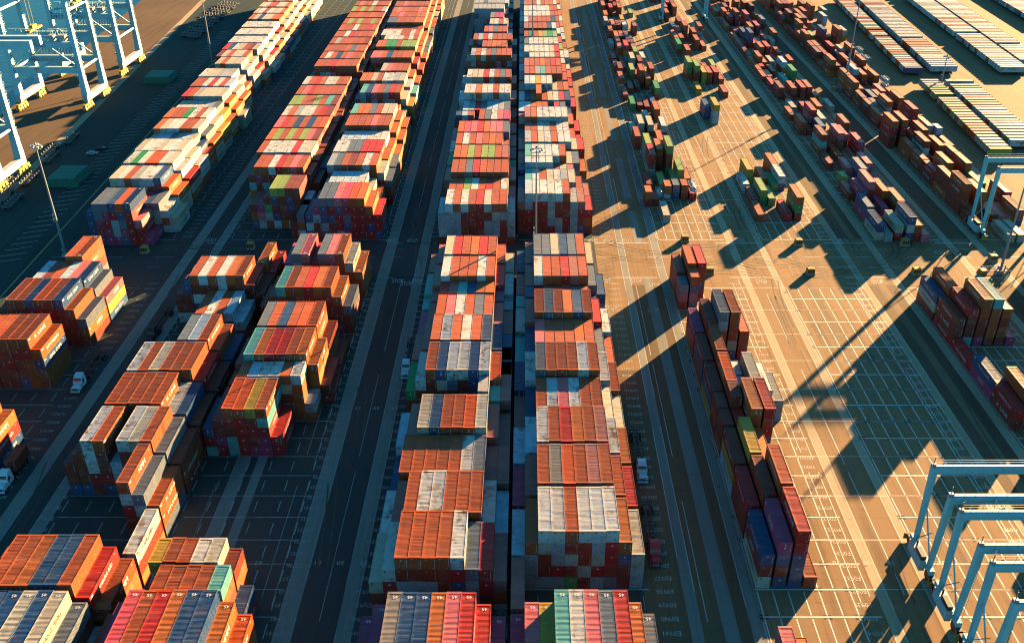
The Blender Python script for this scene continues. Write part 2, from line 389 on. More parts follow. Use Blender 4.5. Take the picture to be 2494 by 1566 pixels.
# row | y of the camera-side end | kind (h high-cube, s standard) | length | start column | roofs: colour+height ... | faces of the front: tier:colours ...
BAYS = """
A|158.9|h|12.19|2|r5 r5 r5 b5 r5 r5 O4 o3|
A|191.8|h|12.19|2|r5 r5 r5 r5 r5 r5 O4|5:bRbbbR 4:bbbbRbR 3:bRbbbRb 2:bbbtbbb 1:bbbbbbn
A|211.2|h|12.19|0|b3 b4 r5 r5 n5 O5 r5 n5 r4 s3|5:bbnRbn 4:.bbbRRRb 3:bbRbbbbbbn 2:bbbbbbbbbo 1:bbbbbbbbbb
A|224.4|s|12.19|0|r3 b4 k5 b5 r5 k5 p5 n5 s4 p3|5:bbkbbkpn 4:bbbbbbbbs 3:bbbbbbbbo 2:bbbbbbbbby 1:bbbbbbbbbn
A|236.3|h|13.7|4|r5 r5|5:bR
A|273.1|h|13.7|0|n4 s5 s5 n5 O5 n5 p3 m1|5:.nsnOc 4:nsmRnR 3:nmRgsR 2:nRmgmRRR 1:nnmmnRRm
A|283|s|12.19|5|R4 n4 s4 w3 c2|
A|294.4|h|12.19|0|c5 w5 r5 g5 w5 w5 n5 O4 o3|5:gkOgggn
A|308.8|h|12.19|0|w5 G5 w5 O5 O5 w5 c5 w4 R3|
A|321.5|h|12|0|c5 w5 w5 c5 w5 w5 c5 c4 w3|
A|333.2|s|11.5|0|g5 k5 k5 s5 g5 k5 c5 n4 O3|
A|345|h|12.19|0|o5 c5 w5 w5 r5 r5 c5 s4 o3|
A|358.2|h|12.8|0|o5 r5 r5 G5 w5 r5 w5 c4 y3|
A|371.6|s|13|0|w5 w5 w5 w5 w5 g5 s5 y4 o3|
A|385.9|h|13|0|R5 r5 g5 c5 c5 c5 c5 o4 o3 c2|
A|400.6|h|13|0|r5 r5 w5 R5 w5 r5 k5 c4 o3|
A|415.3|h|13|0|w5 c5 c5 g5 g5 g5 c4 r3|
A|436|h|12.19|0|r3 c5 r5 c5 c5 c5 c4 c3|
A|449|h|12.19|0|b5 c5 r5 c5 c5 r5 c4 R3 c2|
A|462|h|12.19|0|R5 n5 w5 c5 r5 b5 c5 c4 c3 w2|
A|475.6|h|13|0|w5 w5 w5 w5 w5 w5 w5 w4 R3 c2|
A|492|h|13|0|w5 w5 w5 w5 w5 w5 w5 c4 o3 n2|
A|508|h|13|0|w5 w5 w5 w5 w5 w5 w5 R4 c3 n2|
A|526|h|13|0|o5 c5 n5 c5 c5 o5 O5 c4 o3 n2|
A|541|h|13|0|c5 w5 r5 w5 c5 w5 o5 c4 c3 b2|
A|557|h|13|0|c5 w5 o5 r5 w5 c5 o5 c4 c3 n2|
A|573|h|13|0|r5 w5 o5 w5 c5 o5 c5 c4 o3 c2|
A|589|h|13|0|w5 n5 o5 r5 c5 R5 c5 c4 c3 c2|
A|605|h|13|0|r5 w5 c5 r5 c5 o5 r5 c4 o3 c2|
A|621|h|13|0|r5 w5 o5 r5 w5 o5 r5 c4 o3 c2|
B|98.2|h|13.7|0|b2 b4 n5 n5 n5 c5 n5 c5 s4 g2|
B|113|h|12.19|0|b3 b4 r5 r5 o5 n5 n5 r5 R4 r3|
B|126.2|h|12.19|9|w3|
B|139.15|h|12.19|7|r5 s4 r3|5:.......R 4:.......wn 3:.......Rwb 2:.......bbO 1:.......bbs
B|152.3|h|12.19|0|b3 b4 w5 r5 k3 w5 c5 r5 s4 b3|5:..wb.wcb 4:.bwb.bbb 3:bbwbwbbb 1:nnbnbb
B|165.5|h|12.19|2|r5 r5 r5 r5 r5 w4 n4 b3|
B|178.6|h|12.19|2|w5 r5 c5 r5 r5 r5 R4 b3|
B|191.8|h|12.19|5|s5 k5 r5 r4 n3|
B|211.4|s|12.19|2|w1 w2 r4 w4 r4 k4 k3|4:..rgbg 3:bngw
B|224.6|h|12.19|0|b3 n4 r5 w5 r5 w5 o5 r5 b4 b3|5:..bwbwrb 4:.nbbbwbbb 3:bbwwbbbwbb 2:bbnbbwbb 1:wwbbbb
B|237.8|h|13.7|8|o4 R3|
B|278|h|12.19|8|b2 s3|
B|285.8|h|12.19|2|b3 m3 b4 l5 l5 b5 b5 k3|5:...GGbb 4:.bGbGnb 3:RbGnGbbn
B|304.8|h|12.19|0|b4 r5 r5 w5 R5 r5 p5 r5 b4 b3|5:.bbkbbmbs 4:bmbRbbbb 3:tbtbGbbb
B|319.3|h|12.6|0|r5 w5 w5 w5 w5 R5 w5 c5 b4 s3|
B|333|h|12.6|0|o5 l5 r5 l5 r5 l5 p5 b5 b4 b3|
B|346.6|h|13|0|p5 R5 r5 n5 r5 n5 r5 O5 b4 b3|
B|360.7|h|13|0|w5 o5 g5 w5 w5 r5 R5 b5 b4 b3|
B|374.6|h|13|0|l5 l5 r5 r5 l5 r5 t5 b5 b4 b3|
B|388.9|h|13|0|r5 p5 R5 r5 r5 r5 r5 r5 r4 b3|
B|403.3|h|12.19|0|w5 r5 R5 o5 w5 c5 r5 r5 b4 b3|
B|417|s|12.19|2|b3 k3 b2 b4 b3|
B|432|h|12.19|0|r5 r5 r5 R5 r5 r5 r5 r5 b4 b3|
B|445.5|h|12.19|0|r5 w5 r5 n5 r5 p5 r5 r5 b4 r3|
B|459|h|12.19|0|r5 r5 r5 r5 o5 s5 r5 r5 r4 b3|
B|473|h|12.6|0|r5 g5 r5 r5 r5 r5 r5 b5 b4 b3|
B|487|h|12.6|0|r5 r5 w5 R5 r5 r5 r5 r5 b4 b3|
B|501|h|13|0|o5 r5 r5 w5 r5 r5 R5 r5 b4 b3|
B|515|h|13|0|r5 l5 r5 l5 r5 r5 l5 r5 b4 b3|
B|530|h|13|0|r5 r5 o5 r5 r5 o5 r5 r5 b4 b3|
B|545|h|13|0|l5 r5 l5 r5 l5 r5 r5 g5 b4 b3|
B|560|h|13|0|r5 p5 r5 r5 w5 r5 r5 r5 b4 b3|
B|576|h|13|0|r5 r5 r5 r5 o5 r5 r5 r5 b4 b3|
B|592|h|13|0|r5 r5 n5 r5 r5 r5 w5 r5 b4 b3|
B|608|h|13|0|g5 r5 r5 r5 r5 r5 r5 r5 b4 b3|
C|98.3|h|13.7|0|b3 m4 P5 r5 R5 o5 n5 n5 o4 O3|
C|113.2|s|6.06|2|b3 r5 r5 r5 r5 t5|
C|119.9|s|6.06|2|y5 r5 r5 w5 c5 b4|5:yrrwcb
C|112.4|h|9|8|n2|
C|165.5|s|12.19|0|n3 b4 O5 O5 y5 r5 R2|5:..RRyb 4:.bRRbt 3:bbbRRR 2:RmtRbmR 1:tRtRmmR
C|178.4|s|6.06|1|b4 r5 k5 w5 w5 r5 w5 g2|5:.bkkwRw 4:.bRRbgc 3:bRRbbRb 2:RmtRbgg 1:tRtRmkg
C|185.2|h|12.19|1|b4 t5 o5 R5 R5 r5 o5 o4 b2|5:.tbRbbr
C|198.4|h|12.19|1|w3 s5 r5 n5 r5 O5 r5 b3 b1|
C|218.1|h|12.19|0|b3 b4 t5 r5 r5 R5 o5 r5 o4 s3|5:..tbbRrb 4:.bbbrRbRb 3:mbbbtbbbbn 2:bbRbbRbbbb 1:bbbbbbRbmb
C|237.8|h|13.7|0|b2 m4 s5 p5 R4 s5 p5 r5 c4 o3|
C|277.6|h|13.7|0|n3 m4 s5 s5 p5 P5 O5 o5 o4 R3|5:..nnnmRR 4:.mnRnRRRn 3:sgnnRsRRRn 2:wbgbRnRRnR 1:nbnRgmRbRn
C|293|s|12.19|1|k4 k5 k5 k5 k5 w5 c4 r3|
C|306.8|h|12.19|1|g5 s5 r5 b5 r5 w5 r5 c4 s3|
C|320.2|h|12.6|1|w5 w5 s5 s5 R5 R5 R5 o4 s3|
C|334|s|12.6|1|k5 k5 k5 k5 w5 w5 w5 o4 o3|
C|348.7|h|13|0|r4 r5 r5 r5 r5 p5 r5 r5 o4 o3|
C|363.4|h|13|0|b4 t5 o5 o5 s5 r5 c5 c5 o4 o3|
C|377.5|s|12.6|1|b4 m4 b3 n4 b4 r4 o4 c3|
C|390.9|h|13|0|m4 t5 n5 p5 r5 s5 R5 r5 c4 y3|
C|408.7|h|13|0|o5 o5 c5 r5 w5 w5 g5 c5 w4 t3|
C|424.4|h|13|2|b4 c5 p5 r5 r5 r5 o4 o3|
C|439|s|6.06|1|r4 b4 r4 r4|
C|446.8|h|13|0|p5 p5 r5 n5 r5 r5 r5 r5 R4 O3|
C|467.2|h|13|0|o5 o5 G5 G5 r5 l5 l5 l5 o4 o3|
C|481|h|8.8|0|w4 w5 w5 w5 w5 r5 w5 r5 o4 s3|
C|490.1|h|13|0|w5 w5 w5 w5 r5 r5 w5 r5 o4 s3|
C|505|s|12.6|0|b5 r5 b5 r5 r5 r5 b5 r5 o4 b3|
C|518.2|h|13|0|s5 s5 r5 r5 r5 r5 o5 o5 o4 s3|
C|531.6|h|12|0|r5 r5 p5 r5 r5 r5 o5 o5 o4 o3|
C|543.9|h|13|0|o5 p5 o5 r5 r5 r5 p5 o5 o4 o3|
C|559|h|13|0|r5 r5 p5 r5 r5 r5 r5 r5 o4 c3|
C|575|h|13|0|r5 r5 r5 o5 r5 r5 R5 r5 o4 o3|
C|591|h|13|0|r5 w5 r5 r5 r5 c5 r5 r5 o4 o3|
C|607|h|13|0|r5 r5 o5 r5 r5 r5 r5 r5 r4 o3|
D|98|h|13.5|0|m3 m4 e5 n5 n5 o5 p5 R5 R4 m3|
D|119.4|h|12.19|0|c3 w4 r5 r5 r5 r5 w5 s4 R4 x3|5:..bbbbc 4:.cbbbbRn 3:cRgggbngR 2:bbwbnbbwb
D|132.6|s|12.19|0|w3 x4 r5 w5 w5 r5 r5 r5 w4 k3|
D|145.8|h|12.19|0|n2 r4 r4 r4 r4 r4 w4 s4 x3 x3|
D|158.9|s|12.19|0|k3 x4 c5 n5 r5 r5 O5 c5 x4 x3|5:..knbbRk
D|172.2|s|6.06|7|g5 t4 x4|
D|178.6|h|12.19|0|G3 w4 r5 n5 w5 w5 n5 w5 O4 x3|5:..bncwnc 4:.wbcsbnb 3:Gbbbbbnbb 2:bbbbbb
D|185.3|h|12.19|9|n3|
D|191.8|h|12.19|0|x3 x4 r5 w5 r5 w5 r5 s5 n4 n3|
D|204.9|s|12.19|0|m3 x4 r5 p5 w5 r5 s5 r5 x4 x3|
D|218|s|6.06|0|t3 x4 R5 x5 t5 n5 r5 o5 n4 k3|
D|224.6|h|12.19|0|t3 x4 w5 r5 r5 r5 w5 r5 R4 w3|5:..gbbbgb
D|237.8|h|12.19|0|x3 x4 c5 R5 r5 o5 R5 r5 r4 c3|
D|273.1|h|12.19|0|g4 w5 r5 w5 r5 R5 c5 r5 r5 g4|5:.gbgbRgbb 4:gggbRbbcgg 3:gggbbRggbg 2:wggbbbggbg 1:bgbbRbgbbb
D|286.6|s|12.19|1|r5 r5 l5 w5 r5 R5 r5 w5 x4|
D|300.2|h|12.6|0|x4 r5 r5 s5 R5 r5 r5 r5 r5 x4|5:.bbnbbbbb 4:bbbbnbRbb
D|314.4|h|12.8|0|G4 o5 o5 l5 r5 l5 l5 r5 x5 G3|
D|328.2|h|12.19|0|w4 r5 w5 r5 p5 r5 o5 r5 x4 x3|
D|341.4|h|12.8|0|x4 o5 P5 p5 R5 o5 p5 p5 s5 x3|
D|356.4|h|12.19|4|r5 s5 w5 p5 m5 x3|
D|369.5|h|6.06|0|n4 k4 x4 n3|
D|376.6|h|12.19|0|g3 k4 g4 R4 s4 k4 k4 g4 s4 x3|4:.gkgRskgn 3:kggkbgkgg
D|390.9|h|13|0|k4 w5 w5 o5 w5 w5 r5 w5 w5 x4|5:.kgRgnkgg 4:kkgkkgkkk 3:gkkkgkkgs
D|414.2|h|13|0|g4 w5 c5 c5 R5 w5 r5 s5 r5 r4|5:.kkgRkbnb
D|428.5|s|12.19|1|x3 x4 k4 g4 x3 r4 x4|
D|451.3|h|13|0|x4 g5 o5 w5 r5 s5 r5 r5 r5 x4|5:.sOcbnbb
D|467.2|h|12.6|0|x3 x4 n4 r5 r5 o5 o5 r5 s4|
D|481.3|h|13|0|x4 r5 g5 R5 w5 r5 r5 r5 r5 s4|5:.bnRcbbbb
D|497.6|h|13|3|r5 p5 s5 r5 r5 k4|
D|514.9|h|13|4|c5 w5 r5 w5 t3|
D|530|h|13|4|e5 m5 m5 x4 n3|
D|552|h|13|0|g5 g5 g5 g5 g5 g5 g5 s4 x3|5:ggggggg 4:sggggsg 3:gggsggg 2:ggsgggg 1:ggggggs
D|567|h|13|0|g5 g5 s5 g5 g5 g5 g5 k5 n4|5:sggsggss
D|583|h|13|0|s5 g5 g5 g5 s5 g5 g5 s5 n4|
D|599|h|13|0|g5 g5 g5 s5 g5 g5 s5 s5 n4|
E|98.3|h|13.7|0|m3 p4 y4 t5 w5 p5 s5 R5 o4 s3|
E|113.2|h|12.19|0|x3|
E|126|h|12.19|0|k3 r4 w5 w5 r5 w5 w5 w5 o4 c3|5:..wgbcgc 4:.bcgbbgRb 3:ggbgcbcRng 2:bgbRbcRbbg 1:bgggGbgsbg
E|139.15|h|12.19|0|m3 x4 r5 e5 O5 r5 x5 r5 r4 R3|
E|152.3|h|12.19|0|k3 k4 w5 r5 R5 o5 r5 x5 w4 o3|
E|165.5|s|12.19|0|x3 n4 r5 k5 p5 w5 r5 r5 c4 c3|
E|178.6|h|12.19|0|n3 w4 s5 r5 r5 r5 w5 r5 w4 r3|5:..nbbbwb 4:.k
E|191.8|s|12.19|0|t3 n4 p5 r5 r5 r5 o5 r5 s4 r3|
E|204.9|h|12.19|0|w3 x4 r5 s5 r5 o5 n5 r5 R4 w3|5:..bnbbnb
E|218|h|6.06|0|t3 n4 R4 x4 x4 x4 x4 x4 n3|
E|224.6|h|12.19|0|x3 x4 w5 r5 r5 R5 x5 r5 s4 n3|5:..cbbRbb 4:..Rbbcbb
E|237.8|h|13.7|0|n3 x4 s5 s5 c5 n5 s5 r5 c4|
E|281.6|h|12.19|0|x4 k5 w5 w5 w5 w5 r5 g4 x4 R3|5:..gggcb 4:bgRRgbbgR 3:bRRbcbbgRb 2:bRbRgcRgb 1:bRbbRgbcnb
E|295|s|12.19|0|n4 t5 w5 r5 c5 w5 g5 c5 r4 x3|
E|309.5|h|6.06|0|n4 k5 w5 w5 w5 x4 c4 x4|5:..kwwb
E|316|h|12.19|0|x4 t5 w5 w5 k5 w5 r5 c4 s4 o3|4:..wccbggR 3:bgccggRg
E|330.4|h|12.6|0|x4 g5 r5 c5 w5 r5 w5 w5 c4 R4|5:..bknbcg
E|345|s|12.6|0|n4 x5 r5 w5 g5 r5 w5 w5 O4 R3|
E|359|h|13|0|x4 x5 o5 w5 w5 w5 w5 w5 o4 R3|5:..bggggg
E|375|h|13|0|k4 w4 o4 o4 r4 w3 R4 s4 n3|
E|390|h|13|0|w4 n4 o4 o5 r4 c4 w4 R4 n4 R3|
E|404.4|h|13|0|x4 k5 w5 y5 w5 w5 c4 r4 o4 O3|5:..bzzzc 4:..Ozzzn 3:..oozzR
E|419.8|h|13|0|s4 x5 r5 g5 t5 r5 r5 r5 r4 R3|
E|433.5|h|13|0|k4 x5 r5 r5 o5 r5 R5 r5 r4 O3|
E|448|h|9|0|x4 w4 w5 w5 w5 w5 c5 R5 w4 w3|5:..zzzzgR
E|457.8|h|13|0|k4 w5 w5 w5 w5 w5 c5 R5 w4 w4|
E|472.8|h|13|0|k4 s5 w5 w5 w5 w5 w5 w5 l4 y3|
E|487.4|h|12.6|0|t4 r5 G5 r5 y5 l5 G5 l5 r4 r3|
E|505.4|h|13|0|x4 x5 r5 r5 r5 r5 n5 w5 w4 w3|5:..bbbbnz
E|520|h|12.6|0|x4 k5 r5 r5 r5 r5 r5 n5 r4 w3|
E|534|h|12.6|0|w4 w5 w5 w5 w5 w5 w5 r5 r4 o3|5:..zzzzz
E|547.5|h|13|0|k4 w5 w5 w5 w5 w5 w5 O5 r4 w3|
E|562|h|13|0|x4 x5 r5 r5 w5 r5 o5 o5 r4 o3|
E|577|h|13|0|w4 w5 w5 r5 r5 r5 w5 r5 w4 w3|
E|593|h|13|0|x4 r5 w5 w5 r5 r5 r5 r5 r4 o3|
E|609|h|13|0|w4 x5 r5 r5 g5 r5 w5 w5 r4 r3|
"""
SPARSE = "F,43.5,99.7,4,288,pn;F,46.4,99.7,4,288,O;F,43.5,126.0,4,288,nbc;F,46.4,126.0,4,288,mnbn;F,49.3,126.0,4,288,RRnnn;F,52.2,126.0,4,288,r;F,43.5,139.2,4,288,Rbb;F,46.4,139.2,4,288,bbRb;F,49.3,139.2,4,288,ORbnr;F,43.5,152.3,4,288,byk;F,46.4,152.3,4,288,ybrb;F,49.3,152.3,4,288,orb;F,43.5,165.5,2,288,bbr;F,46.4,165.5,2,288,Rbn;F,49.3,165.5,4,259,orbrn;F,52.2,165.5,4,259,RbRnb;F,43.5,172.1,2,288,brb;F,46.4,172.1,2,288,brnb;F,43.5,178.6,4,288,bny;F,46.4,178.6,4,288,Orbn;F,49.3,178.6,2,288,knb;F,52.2,178.6,4,288,cgrn;F,55.1,178.6,4,288,wrb;F,58.0,178.6,4,288,cg;F,49.3,185.2,2,288,wrb;F,43.5,191.8,4,288,bnr;F,46.4,191.8,4,288,rbcb;F,43.5,205.0,4,288,mRr;F,46.4,205.0,4,288,brnb;F,49.3,205.0,4,288,sgrrb;F,52.2,205.0,4,288,rbbcn;F,55.1,205.0,4,288,rbR;F,43.5,231.3,2,262,spb;F,46.4,231.3,2,262,rnpn;F,43.5,237.9,4,285,bRr;F,46.4,237.9,4,285,OrRb;F,49.3,237.9,4,285,Rrnb;F,46.7,290.4,4,285,c;F,42.0,303.8,2,285,ob;F,44.5,304.2,2,285,b;F,49.4,309.0,2,285,oT;F,58.4,309.0,2,285,TR;F,47.0,309.7,2,285,T;F,55.5,309.8,2,285,rb;F,52.4,310.0,2,285,sn;F,48.8,317.9,4,285,l;F,53.8,320.6,4,285,l;F,58.7,323.2,4,285,o;F,56.2,324.6,4,285,lG;F,46.5,332.5,4,285,Rbt;F,53.0,333.9,4,285,lbbG;F,49.9,338.6,4,285,orb;F,46.4,344.8,4,285,ltt;F,44.1,361.1,4,285,rb;F,56.3,373.8,4,285,wb;F,50.9,375.0,4,285,cb;F,44.2,375.6,4,285,t;F,47.2,376.8,4,285,cg;F,47.0,391.6,2,285,c;F,51.3,397.3,2,285,w;F,50.4,410.1,4,285,b;F,47.4,412.3,4,285,G;F,56.8,412.3,4,285,n;F,45.3,426.1,4,285,b;F,60.0,426.8,4,285,Gb;F,48.8,436.6,4,285,r;F,52.2,439.1,4,285,b;F,57.4,442.3,4,285,ob;F,44.7,442.8,4,285,rc;F,54.7,445.8,4,285,rbb;F,59.8,449.0,4,285,rrb;F,51.4,457.4,4,285,lG;F,45.0,474.1,4,285,o;F,53.6,478.5,4,285,ck;F,44.9,489.2,4,285,R;F,60.4,490.2,4,285,w;F,56.5,491.5,4,285,lG;F,51.6,492.4,4,285,Ryk;F,46.2,518.7,4,285,w;F,47.0,536.9,4,285,ob;F,50.8,537.0,4,285,y;F,61.7,547.9,4,285,rb;F,56.0,549.1,4,285,wc;F,46.2,560.5,4,285,gs;F,50.4,565.2,4,285,g;F,57.2,577.0,4,285,y;F,64.1,593.4,4,285,l;F,51.7,595.9,4,285,Rb;F,57.1,595.9,4,285,rb;G,78.8,290.8,4,285,r;G,88.1,291.4,4,285,R;G,91.6,292.1,4,285,oGb;G,79.7,303.8,4,285,b;G,85.6,304.6,4,285,l;G,82.6,305.1,4,285,lG;G,89.5,317.7,4,285,G;G,79.2,317.9,4,285,w;G,92.0,318.1,4,285,wn;G,87.0,323.2,4,285,o;G,81.7,324.9,4,285,yy;G,92.0,330.4,4,285,or;G,81.1,392.1,4,285,yww;G,78.5,399.0,4,285,nn;G,80.8,434.7,4,285,y;G,94.3,451.2,4,285,r;G,88.6,452.1,4,285,rb;G,86.0,452.8,4,285,yy;G,91.8,453.0,4,285,Rb;G,82.7,453.8,4,285,lbb;G,79.9,460.3,4,285,lGr;G,94.8,475.6,4,285,l;G,81.7,507.3,4,285,Gr;G,86.0,510.0,2,285,t;G,96.2,513.9,4,285,o;G,92.6,515.7,4,285,Or;G,89.0,536.3,4,285,rbb;G,85.9,536.4,4,285,bb;G,83.5,539.3,4,285,o;G,99.2,546.6,4,285,rw;G,85.8,558.4,4,285,n;G,84.7,581.8,4,285,rR;H,113.4,174.5,4,285,Rb;H,116.3,176.7,4,285,rbb;H,113.4,186.8,4,285,nm;H,113.4,199.0,4,285,R;H,113.4,211.5,4,288,bbR;H,116.3,211.5,4,288,Rbbt;H,119.2,211.5,4,288,rrbbm;H,122.1,211.5,4,288,trrrb;H,125.0,211.5,4,288,rbrb;H,127.9,211.5,4,288,m;H,113.4,224.7,4,270,ncb;H,116.3,224.7,4,270,ORbb;H,128.8,275.2,4,285,p;H,117.0,275.4,4,285,g;H,126.4,276.0,4,285,rR;H,120.3,276.2,4,285,cR;H,123.9,276.2,4,285,ncn;H,114.5,276.5,4,285,nc;H,115.4,291.0,4,285,nm;H,127.6,295.9,4,285,rb;H,122.6,296.5,4,285,m;H,117.7,304.6,4,285,mb;H,125.1,304.6,4,285,ob;H,120.2,305.9,4,285,pbb;H,115.2,309.3,4,285,b;H,117.1,324.8,2,285,l;H,124.2,325.8,4,285,sn;H,127.7,331.1,4,285,pb;H,121.7,333.6,4,285,p;H,116.0,338.6,4,285,b;H,121.6,347.6,4,285,r;H,131.9,353.9,4,285,PR;H,117.0,354.6,4,285,btr;H,124.1,356.3,4,285,pbb;H,128.2,363.3,4,285,pb;H,121.8,373.1,4,285,ns;H,133.2,377.7,4,285,rR;H,124.7,383.0,4,285,cs;H,121.0,385.4,4,285,Rpb;H,115.7,397.1,4,285,r;H,127.6,399.7,4,285,or;H,118.8,407.2,4,285,g;H,136.0,408.7,4,285,c;H,120.2,420.7,4,285,b;H,133.5,424.6,4,285,o;H,123.2,426.8,4,285,rb;H,117.7,427.4,4,285,bb;H,127.9,427.6,4,285,Rr;H,131.0,428.4,4,285,rb;H,117.7,442.5,4,285,R;H,125.4,450.1,4,285,t;H,130.6,455.6,4,285,GG;H,122.9,465.3,4,285,b;H,129.4,470.8,4,285,kr;H,119.0,473.7,2,285,R;H,126.1,482.9,4,285,g;H,136.7,485.3,4,285,O;H,134.1,500.5,4,285,r;H,124.5,500.5,4,285,rb;H,128.0,501.6,4,285,Rb;H,122.6,519.8,4,285,nnb;H,136.2,525.4,4,285,c;H,133.5,528.8,4,285,r;H,138.7,531.7,4,285,rb;H,121.8,533.4,4,285,nr;H,132.6,548.6,4,285,mb;H,139.1,563.9,4,285,sb;H,129.3,564.2,4,285,PRb;H,124.6,569.6,4,285,rmb;H,121.2,569.6,4,285,Rb;H,140.6,587.9,4,285,O;H,140.3,600.2,4,285,bb;H,137.6,609.0,4,285,rb;H,126.2,612.0,4,285,br;H,133.0,612.0,4,285,rb;H,123.7,613.6,4,285,b;I,156.6,274.9,4,285,c;I,159.9,275.0,4,285,c;I,165.1,288.3,4,285,rn;I,162.6,289.4,4,285,o;I,160.2,289.6,4,285,p;I,157.7,290.8,4,285,r;I,152.2,293.9,4,285,o;I,149.7,297.2,4,285,rbbb;I,167.4,303.4,4,285,Rb;I,161.8,311.5,4,285,GG;I,164.3,318.6,4,285,c;I,157.2,321.8,4,285,b;I,161.4,323.8,4,285,rbb;I,154.7,324.2,4,285,obb;I,157.8,334.1,4,285,b;I,164.9,341.2,4,285,rb;I,154.8,347.0,4,285,bwb;I,162.4,350.4,4,285,ob;I,169.8,358.6,4,285,o;I,158.9,360.3,4,285,Orb;I,147.1,362.3,4,285,rRbb;I,151.6,363.8,4,285,rRbb;I,169.3,370.9,2,285,kk;I,166.5,373.8,4,285,cg;I,160.8,378.0,4,285,RRbb;I,157.1,397.1,4,285,rwb;I,163.9,402.3,4,285,rbb;I,156.2,413.0,4,285,nb;I,163.0,422.3,4,285,pb;I,170.2,425.4,4,285,o;I,158.1,435.1,4,285,b;I,171.4,442.0,2,285,TT;I,168.2,447.2,4,285,ob;I,157.9,447.4,4,285,kbb;I,162.8,448.9,4,285,ob;I,170.8,461.6,4,285,r;I,159.0,469.9,4,285,b;I,170.5,474.6,4,285,rb;I,178.1,490.9,2,285,T;I,164.8,495.3,4,285,n;I,176.0,497.1,2,285,TT;I,172.1,498.8,4,285,rb;I,158.6,499.4,4,285,O;I,162.4,502.0,4,285,Rb;I,169.7,505.7,4,285,c;I,160.0,516.5,4,285,O;I,164.5,527.2,4,285,nbb;I,173.2,527.2,4,285,rbb;I,170.7,534.6,4,285,r;I,179.2,536.9,4,285,cy;I,161.7,537.0,4,285,l;I,177.9,572.3,4,285,ww;I,165.4,572.8,4,285,rOb;I,173.9,586.8,4,285,OOr;I,163.3,593.4,4,285,n;I,186.5,601.9,4,285,c;I,177.6,619.6,4,285,b;I,170.4,622.7,4,285,o"
RFILL = dict(A='rrOObRrn', B='rrrobbR', C='rrrOObRro', D='bbrrgwnb', E='rrowcbRg', Af='ccwooOOrsnc', Bf='bbbrrnk', Cf='ooOrrcRos', Df='bbrgnkb', Ef='rRoOwcg')
CN = []          # every container: row, y, col/x, tier index, top?, x, y, z, L, h, colour, door?, reefer
for line in BAYS.strip().splitlines():
    row, y, kind, L, start, tops, faces = line.split('|')
    y = float(y); L = float(L); h = HC if kind == 'h' else SD; start = int(start)
    x0, dr = ROWS[row]; x0 += dr*max(0, y-300)
    fc = {}
    for tok in faces.split():
        t, s_ = tok.split(':'); fc[int(t)] = s_
    ymin_same = None
    for i, tk in enumerate(tops.split()):
        if tk == '.': continue
        n = int(tk[1]); x = x0+2.46*(start+i)+1.23+rng.uniform(-.015, .015)
        yj = y+rng.uniform(-.12, .12)
        for t in range(1, n+1):
            s_ = fc.get(t, ''); ci = start+i
            c = tk[0] if t == n else (s_[ci] if ci < len(s_) and s_[ci] != '.' else rng.choice(RFILL[row + ('f' if y > 260 else '')] if ci >= 7 else FILL))
            if t == n and ci < len(s_) and s_[ci] == 'z': reef = True
            else: reef = c == 'z'
            if c == 'z': c = 'w'
            lj = L
            CN.append(dict(row=row, by=y, ci=ci, t=t, n=n, x=x, y=yj, z=(t-1)*h, L=lj, h=h, c=c, reef=reef, far=y > 260))
for it in SPARSE.split(';'):
    row, x, y, L, th, cs = it.split(','); x = float(x)+1.22; y = float(y); L = 12.19 if L == '4' else 6.06; h = int(th)/100
    n = len(cs)
    for k, c in enumerate(cs):
        t = n-k
        CN.append(dict(row=row, by=y, ci=x, t=t, n=n, x=x, y=y, z=(t-1)*h, L=L, h=h, c=c, reef=False, far=y > 260, left=True))
# the lower, mostly hidden boxes that close up the loose rows
for row, x0, p, n, ya, yb, hs, pr in (('F', 43.6, 2.75, 5, 318, 640, '1122', .8), ('H', 114.2, 2.75, 5, 288, 640, '1112', .85), ('I', 149.6, 2.7, 5, 284, 640, '12223', .95), ('H', 113.4, 2.9, 5, 99, 172, '1112', .8), ('G', 79, 2.9, 5, 430, 640, '12', .35), ('I', 149.6, 2.7, 5, 196, 246, '234', .5)):
    y = ya
    while y < yb:
        for k in range(n):
            x = x0+p*k+1.22+(y-280)*.012
            if rng.random() > pr: continue
            if any(d['row'] == row and abs(d['x']-x) < 2.45 and d['y'] < y+12.25 and y < d['y']+d['L'] for d in CN): continue
            hh_ = int(rng.choice(hs))
            for t in range(1, hh_+1): CN.append(dict(row=row, by=round(y, 1), ci=x, t=t, n=hh_, x=x, y=y, z=(t-1)*2.85, L=12.19, h=2.85, c=rng.choice('rrrrrrrbbbbbboooR'), reef=False, far=y > 260, left=True))
        y += 12.9
TANKS = [d for d in CN if d['c'] == 'T']; CN = [d for d in CN if d['c'] != 'T']
